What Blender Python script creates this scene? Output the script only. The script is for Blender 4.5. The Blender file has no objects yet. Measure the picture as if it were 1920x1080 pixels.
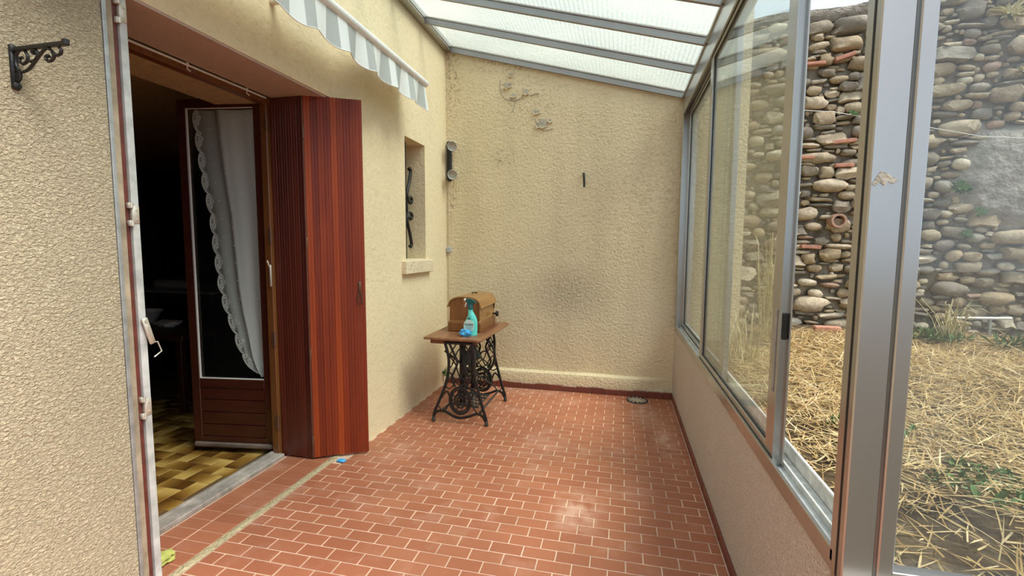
import bpy, bmesh, math, random
from mathutils import Vector, Matrix, noise
import numpy as np
random.seed(7)
SC = bpy.context.scene
COL = SC.collection

# ------------------------------------------------------------------ camera
CAM_ROWS = ((0.97383612, 0.22717163, 0.00602195), (0.02590442, -0.08464238, -0.99607461), (-0.22577018, 0.97016943, -0.08831256))
cd = bpy.data.cameras.new('camera')
cam = bpy.data.objects.new('camera', cd)
COL.objects.link(cam)
cd.sensor_fit = 'HORIZONTAL'; cd.sensor_width = 36.0; cd.lens = 16.321; cd.clip_start = 0.02; cd.clip_end = 200
_r, _d, _f = CAM_ROWS
cam.matrix_world = Matrix(((_r[0], -_d[0], -_f[0], 0), (_r[1], -_d[1], -_f[1], 0), (_r[2], -_d[2], -_f[2], 1.6), (0, 0, 0, 1)))
SC.camera = cam

# ------------------------------------------------------------------ sky, sun, exposure
SKY_STRENGTH, SUN_STRENGTH = 0.86, 4.3
w = bpy.data.worlds.new('sky'); SC.world = w; w.use_nodes = True
nt = w.node_tree; nt.nodes.clear()
wo = nt.nodes.new('ShaderNodeOutputWorld'); bg = nt.nodes.new('ShaderNodeBackground')
tc = nt.nodes.new('ShaderNodeTexCoord'); nz = nt.nodes.new('ShaderNodeTexNoise'); rp = nt.nodes.new('ShaderNodeValToRGB')
nz.inputs['Scale'].default_value = 2.2; nz.inputs['Detail'].default_value = 6
rp.color_ramp.elements[0].position = 0.43; rp.color_ramp.elements[0].color = (0.62, 0.80, 1.0, 1)
rp.color_ramp.elements[1].position = 0.74; rp.color_ramp.elements[1].color = (1.0, 0.985, 0.96, 1)
nt.links.new(tc.outputs['Generated'], nz.inputs['Vector']); nt.links.new(nz.outputs['Fac'], rp.inputs['Fac'])
nt.links.new(rp.outputs['Color'], bg.inputs['Color']); bg.inputs['Strength'].default_value = SKY_STRENGTH
nt.links.new(bg.outputs['Background'], wo.inputs['Surface'])
sd = bpy.data.lights.new('sun', 'SUN'); sun = bpy.data.objects.new('sun', sd); COL.objects.link(sun)
sd.energy = SUN_STRENGTH; sd.angle = math.radians(32); sd.color = (1.0, 0.95, 0.86)
sun.rotation_euler = Vector((-0.58, 0.13, -0.80)).to_track_quat('-Z', 'Y').to_euler()
sun.location = (6, 1, 9)
SC.view_settings.view_transform = 'Standard'; SC.view_settings.look = 'None'
SC.view_settings.gamma = 1; SC.view_settings.use_curve_mapping = False
SC.view_settings.exposure = 0.64
try:
    SC.cycles.max_bounces = 12; SC.cycles.transparent_max_bounces = 24; SC.cycles.caustics_reflective = False; SC.cycles.caustics_refractive = False
except Exception: pass

# ------------------------------------------------------------------ materials
class NT:
    def __init__(s, name):
        s.m = bpy.data.materials.new(name); s.m.use_nodes = True; s.t = s.m.node_tree; s.t.nodes.clear()
        s.out = s.t.nodes.new('ShaderNodeOutputMaterial'); s._pos = None
    def n(s, kind, **kw):
        nd = s.t.nodes.new('ShaderNode' + kind)
        for k, v in kw.items(): setattr(nd, k, v)
        return nd
    def l(s, a, b): s.t.links.new(a, b)
    def put(s, sock, v):
        if hasattr(v, 'default_value') or hasattr(v, 'is_linked'): s.l(v, sock)
        elif isinstance(v, (tuple, list)) and len(v) == 3 and sock.type == 'RGBA': sock.default_value = (*v, 1)
        else: sock.default_value = v
    def pos(s, scale=(1, 1, 1), obj=False):
        if obj: o = s.n('TexCoord').outputs['Object']
        else: o = s.n('NewGeometry').outputs['Position']
        if scale == (1, 1, 1): return o
        mp = s.n('Mapping'); s.l(o, mp.inputs['Vector']); mp.inputs['Scale'].default_value = scale
        return mp.outputs['Vector']
    def noise(s, scale, vec=None, detail=3, rough=0.55, dist=0.0):
        nd = s.n('TexNoise'); nd.inputs['Scale'].default_value = scale; nd.inputs['Detail'].default_value = detail
        nd.inputs['Roughness'].default_value = rough; nd.inputs['Distortion'].default_value = dist
        s.l(vec if vec else s.pos(), nd.inputs['Vector']); return nd.outputs['Fac']
    def ramp(s, fac, stops, interp='LINEAR'):
        nd = s.n('ValToRGB'); s.l(fac, nd.inputs['Fac']); cr = nd.color_ramp; cr.interpolation = interp
        while len(cr.elements) < len(stops): cr.elements.new(0.5)
        for e, (p, c) in zip(cr.elements, stops):
            e.position = p; e.color = (c, c, c, 1) if not isinstance(c, (tuple, list)) else (*c, 1)
        return nd.outputs['Color']
    def mix(s, f, a, b, blend='MIX'):
        nd = s.n('Mix', data_type='RGBA', blend_type=blend); s.put(nd.inputs[0], f); s.put(nd.inputs[6], a); s.put(nd.inputs[7], b)
        return nd.outputs[2]
    def math(s, op, a, b=0.0):
        nd = s.n('Math', operation=op); s.put(nd.inputs[0], a); s.put(nd.inputs[1], b); return nd.outputs[0]
    def bump(s, h, dist, strength=1.0, normal=None):
        nd = s.n('Bump'); nd.inputs['Strength'].default_value = strength; nd.inputs['Distance'].default_value = dist; s.l(h, nd.inputs['Height'])
        if normal is not None: s.l(normal, nd.inputs['Normal'])
        return nd.outputs['Normal']
    def near(s, centre, radius):
        """soft 1..0 mask round a fixed place (for stains that stay where they are)"""
        sub = s.n('VectorMath', operation='SUBTRACT'); s.l(s.pos(), sub.inputs[0]); sub.inputs[1].default_value = centre
        div = s.n('VectorMath', operation='DIVIDE'); s.l(sub.outputs[0], div.inputs[0]); div.inputs[1].default_value = radius
        ln = s.n('VectorMath', operation='LENGTH'); s.l(div.outputs[0], ln.inputs[0])
        mr = s.n('MapRange'); s.l(ln.outputs['Value'], mr.inputs['Value'])
        mr.inputs['From Min'].default_value = 0; mr.inputs['From Max'].default_value = 1; mr.inputs['To Min'].default_value = 1; mr.inputs['To Max'].default_value = 0
        return mr.outputs['Result']
    def bsdf(s, color, rough=0.6, normal=None, metal=0.0, spec=0.5, **kw):
        b = s.n('BsdfPrincipled'); s.put(b.inputs['Base Color'], color); s.put(b.inputs['Roughness'], rough); s.put(b.inputs['Metallic'], metal)
        b.inputs['Specular IOR Level'].default_value = spec
        if normal is not None: s.l(normal, b.inputs['Normal'])
        for k, v in kw.items(): s.put(b.inputs[k.replace('_', ' ')], v)
        return b.outputs[0]
    def done(s, sh): s.l(sh, s.out.inputs['Surface']); return s.m

def simple(name, c, rough=0.5, metal=0.0, var=0.12, scale=18, bump=0.0, bscale=60, spec=0.5, **kw):
    t = NT(name)
    c2 = tuple(max(0, x * (1 - var)) for x in c); c1 = tuple(min(1, x * (1 + var)) for x in c)
    col = t.ramp(t.noise(scale, t.pos(obj=True)), [(0.3, c2), (0.7, c1)])
    nm = t.bump(t.noise(bscale, t.pos(obj=True)), bump) if bump else None
    return t.done(t.bsdf(col, rough, nm, metal, spec, **kw))

def m_render(name, base, dark, grain, depth, stretch=(1, 1, 1), stains=False, speck=0.0):
    t = NT(name)
    col = t.ramp(t.noise(0.9, detail=5, rough=0.62), [(0.32, dark), (0.66, base)])
    col = t.mix(t.math('MULTIPLY', t.noise(7, detail=4), 0.22), col, tuple(c * 0.78 for c in base))
    v = t.pos(stretch)
    h = t.noise(grain, v, 4, 0.55, 0.6); h2 = t.noise(grain * 3.1, v, 2)
    hh = t.math('ADD', t.ramp(h, [(0.33, 0.0), (0.63, 1.0)]), t.math('MULTIPLY', h2, 0.35))
    col = t.mix(t.ramp(h, [(0.30, 0.30), (0.46, 0.0)]), col, tuple(c * 0.62 for c in base))
    if speck:
        col = t.mix(t.ramp(t.noise(190, detail=1), [(0.62, 0.0), (0.72, speck)]), col, (0.2, 0.15, 0.11))
        col = t.mix(t.ramp(t.noise(150, detail=1), [(0.58, 0.0), (0.72, speck)]), col, (0.78, 0.70, 0.62))
    if stains:
        moss = t.math('MULTIPLY', t.math('POWER', t.near((-0.55, 5.1, 1.1), (0.50, 0.5, 0.36)), 0.9), t.ramp(t.noise(42, detail=4, rough=0.8), [(0.42, 0.0), (0.68, 1.0)]))
        col = t.mix(t.math('MULTIPLY', moss, 1.25), col, (0.16, 0.15, 0.11))
        veil = t.math('MULTIPLY', t.near((-0.45, 5.1, 1.0), (1.15, 0.6, 0.8)), 0.34)
        col = t.mix(veil, col, (0.42, 0.38, 0.27))
        for c, r, a in (((-1.9, 5.1, 3.5), (0.16, 0.4, 0.75), 1.0), ((-1.2, 5.1, 3.62), (0.7, 0.5, 0.16), 0.9), ((-1.3, 5.1, 2.6), (0.2, 0.3, 0.12), 0.9), ((-1.0, 5.1, 3.2), (0.6, 0.4, 0.5), 0.55), ((-1.92, 5.1, 2.15), (0.12, 0.3, 0.35), 0.9), ((0.2, 5.1, 2.1), (1.1, 0.5, 1.2), 0.35)):
            k = t.math('MULTIPLY', t.near(c, r), t.ramp(t.noise(24, detail=5, rough=0.75), [(0.50, 0.0), (0.66, a)]))
            col = t.mix(k, col, (0.13, 0.11, 0.07))
        strk = t.math('MULTIPLY', t.ramp(t.noise(2.4, t.pos((1, 1, 0.16)), 4), [(0.5, 0.0), (0.75, 0.28)]), 1.0)
        col = t.mix(strk, col, (0.44, 0.36, 0.22))
    return t.done(t.bsdf(col, 0.93, t.bump(hh, depth), spec=0.25))

M = {}
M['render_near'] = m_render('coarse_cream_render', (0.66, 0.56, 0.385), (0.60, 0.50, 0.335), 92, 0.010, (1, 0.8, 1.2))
M['render_side'] = m_render('smooth_cream_render', (0.84, 0.70, 0.465), (0.78, 0.64, 0.405), 26, 0.002)
M['render_back'] = m_render('stained_cream_render', (0.83, 0.70, 0.47), (0.76, 0.63, 0.41), 34, 0.005, stains=True)
M['render_low'] = m_render('pinkish_roughcast', (0.87, 0.79, 0.71), (0.80, 0.71, 0.62), 105, 0.007, speck=0.8)
M['lintel_paint'] = m_render('dusky_pink_paint', (0.56, 0.44, 0.385), (0.51, 0.395, 0.34), 20, 0.002)
M['sill_plaster'] = m_render('sill_plaster', (0.78, 0.66, 0.46), (0.70, 0.58, 0.39), 20, 0.004)

def m_tile(name, a, b, haze=True):
    t = NT(name)
    oi = t.n('ObjectInfo').outputs['Random']; isl = t.n('NewGeometry').outputs['Random Per Island']
    r = t.math('FRACT', t.math('ADD', oi, isl))
    col = t.mix(r, a, b)
    col = t.mix(t.math('MULTIPLY', t.ramp(t.noise(3.0, detail=4), [(0.4, 0.0), (0.7, 1.0)]), 0.35), col, tuple(x * 0.72 for x in a))
    rough = 0.42
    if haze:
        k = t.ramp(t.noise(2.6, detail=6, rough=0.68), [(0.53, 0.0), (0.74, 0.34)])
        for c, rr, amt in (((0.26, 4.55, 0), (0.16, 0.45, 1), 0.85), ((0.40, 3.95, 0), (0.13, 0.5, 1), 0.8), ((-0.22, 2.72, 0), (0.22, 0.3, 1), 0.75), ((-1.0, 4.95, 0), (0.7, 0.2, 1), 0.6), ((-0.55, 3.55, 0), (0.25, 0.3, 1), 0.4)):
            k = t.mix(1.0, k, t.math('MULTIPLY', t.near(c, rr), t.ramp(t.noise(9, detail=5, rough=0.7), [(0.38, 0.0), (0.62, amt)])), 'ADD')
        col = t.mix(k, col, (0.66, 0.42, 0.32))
    nm = t.bump(t.noise(140, detail=2), 0.0008)
    return t.done(t.bsdf(col, rough, nm, spec=0.45))
M['tile'] = m_tile('terracotta_tile', (0.41, 0.152, 0.080), (0.355, 0.122, 0.064))
M['tile_dark'] = m_tile('dark_red_tile', (0.20, 0.050, 0.030), (0.15, 0.040, 0.026), haze=False)
M['grout'] = simple('pale_grout', (0.66, 0.46, 0.34), 0.9, var=0.25, scale=5, bump=0.001)
M['strip'] = m_render('mortar_strip', (0.60, 0.48, 0.29), (0.46, 0.36, 0.21), 40, 0.008)
M['weathered_wood'] = simple('weathered_wood', (0.33, 0.28, 0.245), 0.8, var=0.4, scale=9, bump=0.003, bscale=30)

def m_wood(name, stops, grain=(26, 26, 1.2), rough=0.34, rnd=0.5, bump=0.0010, spec=0.5):
    t = NT(name)
    oi = t.n('ObjectInfo').outputs['Random']
    g = t.noise(1.0, t.pos(grain), 5, 0.6, 0.4)
    f = t.math('ADD', t.math('MULTIPLY', g, 1 - rnd), t.math('MULTIPLY', oi, rnd))
    col = t.ramp(f, stops)
    return t.done(t.bsdf(col, rough, t.bump(g, bump), spec=spec))
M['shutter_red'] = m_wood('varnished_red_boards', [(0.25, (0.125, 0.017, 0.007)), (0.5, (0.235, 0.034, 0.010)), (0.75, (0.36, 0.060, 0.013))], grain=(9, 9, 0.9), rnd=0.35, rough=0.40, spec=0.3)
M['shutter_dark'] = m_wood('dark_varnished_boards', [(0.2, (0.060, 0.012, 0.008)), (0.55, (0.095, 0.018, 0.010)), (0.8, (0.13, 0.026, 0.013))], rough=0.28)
M['door_wood'] = m_wood('dark_red_door_wood', [(0.25, (0.045, 0.012, 0.008)), (0.75, (0.085, 0.021, 0.012))], (4, 30, 30), 0.25, 0.2)
M['post_wood'] = m_wood('orange_brown_post_wood', [(0.25, (0.13, 0.045, 0.014)), (0.75, (0.22, 0.085, 0.025))], rnd=0.1)
M['edge_grey'] = simple('grey_painted_edge', (0.50, 0.50, 0.47), 0.6, var=0.25, scale=12, bump=0.001)
M['edge_red'] = simple('red_brown_edge', (0.13, 0.030, 0.020), 0.5, var=0.25)
M['zinc'] = simple('dull_zinc', (0.42, 0.43, 0.42), 0.5, 0.6, var=0.2)
M['hinge_metal'] = simple('pale_hinge_metal', (0.66, 0.60, 0.50), 0.45, 0.5, var=0.1)
M['rust_metal'] = simple('brown_painted_hinge', (0.15, 0.075, 0.045), 0.5, 0.4)
M['white_paint'] = simple('off_white_paint', (0.78, 0.77, 0.73), 0.5, var=0.06)
M['cast_iron'] = simple('black_cast_iron', (0.018, 0.017, 0.017), 0.42, 0.3, var=0.4, bump=0.001, bscale=120)
M['grey_iron'] = simple('worn_grey_iron', (0.05, 0.052, 0.05), 0.5, 0.4, var=0.4)
M['table_wood'] = m_wood('worn_table_wood', [(0.25, (0.19, 0.075, 0.032)), (0.75, (0.34, 0.165, 0.080))], (30, 3, 30), 0.45, 0.0)
M['table_edge'] = m_wood('dark_table_edge', [(0.25, (0.11, 0.035, 0.016)), (0.75, (0.20, 0.072, 0.032))], (4, 4, 60), 0.4, 0.0)
M['case_wood'] = m_wood('golden_oak_veneer', [(0.25, (0.24, 0.105, 0.030)), (0.75, (0.42, 0.215, 0.068))], (30, 5, 16), 0.28, 0.0)
M['case_end'] = m_wood('brown_oak_end', [(0.25, (0.16, 0.058, 0.018)), (0.75, (0.28, 0.115, 0.036))], (30, 20, 5), 0.32, 0.0)

def m_alu(name, c, rough):
    t = NT(name)
    col = t.ramp(t.noise(3, t.pos((1, 1, 0.3)), 4), [(0.3, tuple(x * 0.86 for x in c)), (0.7, c)])
    rr = t.ramp(t.noise(7, detail=4), [(0.0, rough), (1.0, rough)])
    return t.done(t.bsdf(col, rr, metal=0.85))
M['alu'] = m_alu('anodised_aluminium', (0.50, 0.495, 0.48), 0.27)
M['weathered_stile'] = simple('weathered_yellowish_wood', (0.34, 0.27, 0.185), 0.8, var=0.35, scale=9, bump=0.002, bscale=40)
M['drip_wood'] = simple('worn_grey_brown_rail', (0.17, 0.125, 0.10), 0.8, var=0.4, scale=9)
M['alu_dirty'] = simple('dusty_white_aluminium', (0.66, 0.66, 0.62), 0.6, 0.2, var=0.2, scale=25)
M['drain_iron'] = simple('rusty_beige_iron', (0.40, 0.33, 0.25), 0.7, var=0.35)
M['bar_alu'] = m_alu('dull_brownish_aluminium', (0.33, 0.315, 0.30), 0.4)
M['rubber'] = simple('black_rubber_seal', (0.012, 0.012, 0.012), 0.6)
M['black_plastic'] = simple('black_plastic', (0.010, 0.010, 0.011), 0.35)

def pane_fresnel(t):   # same reflectance on both faces of a thin pane
    fr = t.n('Fresnel'); bf = t.n('NewGeometry').outputs['Backfacing']
    t.l(t.math('ADD', 1.42, t.math('MULTIPLY', bf, 1 / 1.42 - 1.42)), fr.inputs['IOR']); return fr
def m_glass(name, tint, haze, hazecol):
    t = NT(name)
    fr = pane_fresnel(t)
    tr = t.n('BsdfTransparent'); tr.inputs['Color'].default_value = (*tint, 1)
    gl = t.n('BsdfGlossy'); gl.inputs['Roughness'].default_value = 0.005
    df = t.n('BsdfDiffuse'); df.inputs['Color'].default_value = (*hazecol, 1)
    m1 = t.n('MixShader'); t.put(m1.inputs[0], t.ramp(t.noise(4, t.pos((1, 1, 0.5)), 5), [(0.35, haze * 0.5), (0.75, haze * 1.6)]))
    t.l(tr.outputs[0], m1.inputs[1]); t.l(df.outputs[0], m1.inputs[2])
    m2 = t.n('MixShader'); t.l(fr.outputs[0], m2.inputs[0]); t.l(m1.outputs[0], m2.inputs[1]); t.l(gl.outputs[0], m2.inputs[2])
    return t.done(m2.outputs[0])
M['glass'] = m_glass('window_glass', (0.93, 0.965, 0.94), 0.075, (0.75, 0.74, 0.62))
M['glass_front'] = m_glass('dusty_front_glass', (0.94, 0.96, 0.95), 0.05, (0.70, 0.72, 0.70))
M['glass_door'] = m_glass('door_glass', (0.93, 0.95, 0.94), 0.004, (0.6, 0.6, 0.58))

def m_roofglass():
    t = NT('wired_hammered_glass')
    v = t.pos()
    sx = t.n('SeparateXYZ'); t.l(v, sx.inputs[0])
    def comb(sock, freq, ph):
        a = t.math('ADD', t.math('MULTIPLY', sock, freq), ph); return t.math('SINE', a)
    wob = t.math('MULTIPLY', comb(sx.outputs[0], 6.2832 / 0.036, 0.0), 0.9)
    ln1 = comb(sx.outputs[1], 6.2832 / 0.021, wob)
    ln2 = comb(sx.outputs[0], 6.2832 / 0.036, 1.2)
    pat = t.math('MAXIMUM', ln1, ln2)
    k = t.ramp(pat, [(0.55, 0.0), (0.97, 1.0)])
    kk = t.math('MULTIPLY', k, t.ramp(t.noise(1.1, v, 2), [(0.38, 0.12), (0.62, 0.9)]))
    tr = t.n('BsdfTransparent'); t.l(t.mix(kk, (0.86, 0.91, 0.90), (0.58, 0.66, 0.68)), tr.inputs['Color'])
    tl = t.n('BsdfTranslucent'); tl.inputs['Color'].default_value = (0.86, 0.90, 0.88, 1)
    gl = t.n('BsdfGlossy'); gl.inputs['Roughness'].default_value = 0.16
    nb = t.bump(t.math('MULTIPLY', pat, 0.5), 0.0012); t.l(nb, gl.inputs['Normal'])
    m1 = t.n('MixShader'); m1.inputs[0].default_value = 0.22; t.l(tr.outputs[0], m1.inputs[1]); t.l(tl.outputs[0], m1.inputs[2])
    fr = pane_fresnel(t)
    m2 = t.n('MixShader'); t.l(fr.outputs[0], m2.inputs[0]); t.l(m1.outputs[0], m2.inputs[1]); t.l(gl.outputs[0], m2.inputs[2])
    return t.done(m2.outputs[0])
M['roof_glass'] = m_roofglass()

def m_awning():
    t = NT('striped_awning_cloth')
    sx = t.n('SeparateXYZ'); t.l(t.pos(), sx.inputs[0])
    s = t.math('SINE', t.math('ADD', t.math('MULTIPLY', sx.outputs[1], 6.2832 / 0.215), 0.75))
    col = t.mix(t.ramp(t.math('ADD', t.math('MULTIPLY', s, 0.5), 0.5), [(0.47, 0.0), (0.53, 1.0)]), (0.86, 0.88, 0.87), (0.50, 0.52, 0.51))
    df = t.bsdf(col, 0.85, spec=0.2)
    tl = t.n('BsdfTranslucent'); t.l(col, tl.inputs['Color'])
    m = t.n('MixShader'); m.inputs[0].default_value = 0.25; t.l(df, m.inputs[1]); t.l(tl.outputs[0], m.inputs[2])
    return t.done(m.outputs[0])
M['awning'] = m_awning()

def m_lace(name, net, cell=0.0075):
    t = NT(name)
    uv = t.n('TexCoord').outputs['UV']; sx = t.n('SeparateXYZ'); t.l(uv, sx.inputs[0])
    a = t.math('SINE', t.math('MULTIPLY', sx.outputs[0], 6.2832 / cell)); b = t.math('SINE', t.math('MULTIPLY', sx.outputs[1], 6.2832 / cell))
    g = t.ramp(t.math('MAXIMUM', a, b), [(0.45, net), (0.85, min(1.0, net + 0.42))])
    thick = t.ramp(t.math('DIVIDE', sx.outputs[0], 0.62), [(0.0, 0.62), (0.58, 0.45), (0.68, 0.12), (1.0, 0.0)])
    g = t.math('MINIMUM', t.math('ADD', g, thick), 0.97)
    df = t.n('BsdfDiffuse'); df.inputs['Color'].default_value = (0.96, 0.96, 0.93, 1)
    tl = t.n('BsdfTranslucent'); tl.inputs['Color'].default_value = (0.7, 0.7, 0.67, 1)
    m0 = t.n('MixShader'); m0.inputs[0].default_value = 0.08; t.l(df.outputs[0], m0.inputs[1]); t.l(tl.outputs[0], m0.inputs[2])
    tr = t.n('BsdfTransparent'); m = t.n('MixShader'); t.put(m.inputs[0], g); t.l(tr.outputs[0], m.inputs[1]); t.l(m0.outputs[0], m.inputs[2])
    return t.done(m.outputs[0])
M['lace_net'] = m_lace('open_lace_net', 0.26)
M['lace_solid'] = simple('white_lace_thread', (0.95, 0.95, 0.93), 0.9, var=0.04)

def m_stone():
    t = NT('field_stone')
    r = t.math('FRACT', t.math('ADD', t.n('ObjectInfo').outputs['Random'], t.n('NewGeometry').outputs['Random Per Island']))
    col = t.ramp(r, [(0.0, (0.33, 0.27, 0.19)), (0.13, (0.40, 0.34, 0.25)), (0.26, (0.23, 0.205, 0.165)), (0.40, (0.46, 0.40, 0.31)), (0.52, (0.27, 0.255, 0.225)), (0.64, (0.36, 0.29, 0.195)), (0.76, (0.52, 0.475, 0.385)), (0.88, (0.20, 0.185, 0.165)), (0.975, (0.34, 0.235, 0.185))], 'CONSTANT')
    col = t.mix(t.ramp(t.noise(16, detail=5, rough=0.7), [(0.38, 0.5), (0.62, 0.0)]), col, (0.17, 0.145, 0.11))
    col = t.mix(t.ramp(t.noise(9, detail=4), [(0.55, 0.0), (0.75, 0.4)]), col, (0.50, 0.46, 0.38))
    col = t.mix(1.0, col, (1.22, 1.17, 1.08), 'MULTIPLY')
    return t.done(t.bsdf(col, 0.85, t.bump(t.noise(22, detail=6, rough=0.62), 0.012), spec=0.3))
M['stone'] = m_stone()
M['mortar'] = simple('earth_mortar', (0.25, 0.215, 0.165), 0.95, var=0.4, scale=7, bump=0.03, bscale=26, spec=0.2)
M['grey_mortar'] = simple('grey_mortar_patch', (0.33, 0.305, 0.26), 0.95, var=0.3, scale=6, bump=0.03, bscale=20, spec=0.2)
M['brick_red'] = simple('terracotta_fragment', (0.47, 0.22, 0.15), 0.85, var=0.2, bump=0.004)
M['pipe_clay'] = simple('clay_pipe', (0.40, 0.24, 0.17), 0.8, var=0.2)
def m_straw():
    t = NT('dry_straw')
    r = t.n('NewGeometry').outputs['Random Per Island']
    col = t.ramp(r, [(0.0, (0.36, 0.23, 0.085)), (0.3, (0.52, 0.365, 0.16)), (0.6, (0.64, 0.485, 0.24)), (0.86, (0.76, 0.64, 0.40)), (1.0, (0.25, 0.15, 0.06))])
    df = t.bsdf(col, 0.7, spec=0.3); tl = t.n('BsdfTranslucent'); t.l(col, tl.inputs['Color'])
    m = t.n('MixShader'); m.inputs[0].default_value = 0.25; t.l(df, m.inputs[1]); t.l(tl.outputs[0], m.inputs[2])
    return t.done(m.outputs[0])
M['straw'] = m_straw()
def m_soil():
    t = NT('dry_soil')
    col = t.ramp(t.noise(3.0, detail=6, rough=0.7), [(0.35, (0.055, 0.04, 0.028)), (0.5, (0.15, 0.105, 0.06)), (0.65, (0.30, 0.225, 0.13))])
    return t.done(t.bsdf(col, 0.95, t.bump(t.noise(26, detail=7, rough=0.7), 0.05), spec=0.2))
M['soil'] = m_soil()
M['leaf'] = simple('weed_leaf', (0.075, 0.15, 0.035), 0.6, var=0.35, scale=30)
M['dry_leaf'] = simple('dried_stalk', (0.50, 0.43, 0.22), 0.7, var=0.3, scale=20)
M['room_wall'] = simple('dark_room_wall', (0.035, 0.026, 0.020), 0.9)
M['room_ceiling'] = simple('room_ceiling_paint', (0.50, 0.37, 0.22), 0.9)
M['room_wood'] = simple('dark_brown_furniture', (0.045, 0.014, 0.010), 0.4)
def m_ochre():
    t = NT('ochre_glazed_tile')
    r = t.n('ObjectInfo').outputs['Random']
    sx = t.n('SeparateXYZ'); t.l(t.n('TexCoord').outputs['Object'], sx.inputs[0])
    f = t.math('ADD', t.math('MULTIPLY', sx.outputs[0], 4.2), t.math('ADD', 0.40, t.math('MULTIPLY', t.math('SUBTRACT', r, 0.5), 0.5)))
    f = t.math('ADD', f, t.math('MULTIPLY', t.math('SUBTRACT', t.noise(5, detail=4), 0.5), 0.9))
    col = t.ramp(f, [(0.0, (0.11, 0.045, 0.010)), (0.45, (0.30, 0.15, 0.03)), (0.85, (0.60, 0.38, 0.11))])
    return t.done(t.bsdf(col, 0.22, spec=0.5))
M['ochre'] = m_ochre()
M['brown_joint'] = simple('brown_joint', (0.13, 0.07, 0.025), 0.8)
M['teal'] = simple('teal_plastic', (0.13, 0.66, 0.58), 0.25, var=0.05)
M['dark_teal'] = simple('dark_teal_plastic', (0.006, 0.085, 0.085), 0.35, var=0.05)
M['label'] = simple('pale_label', (0.62, 0.78, 0.70), 0.5, var=0.05)
M['label_band'] = simple('dark_label_band', (0.02, 0.11, 0.10), 0.5)
M['blue_glove'] = simple('light_blue_rubber', (0.07, 0.42, 0.80), 0.45, var=0.15, scale=40)
M['lime_cloth'] = simple('lime_cleaning_cloth', (0.42, 0.43, 0.11), 0.95, var=0.15, bump=0.002, bscale=150)
M['frosted'] = simple('frosted_lamp_glass', (0.72, 0.68, 0.58), 0.25, var=0.06, Transmission_Weight=0.25)
M['china'] = simple('white_china', (0.75, 0.74, 0.70), 0.3, var=0.03)
M['grey_box'] = simple('grey_plastic', (0.45, 0.46, 0.46), 0.5)
M['flake'] = simple('bare_grey_plaster', (0.45, 0.41, 0.335), 0.95, var=0.2, scale=30, bump=0.006)
M['flake_edge'] = simple('curled_cream_flake', (0.66, 0.54, 0.36), 0.9, var=0.25, scale=40)
M['coping'] = m_render('coping_cement', (0.33, 0.30, 0.25), (0.25, 0.225, 0.185), 18, 0.015)

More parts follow.
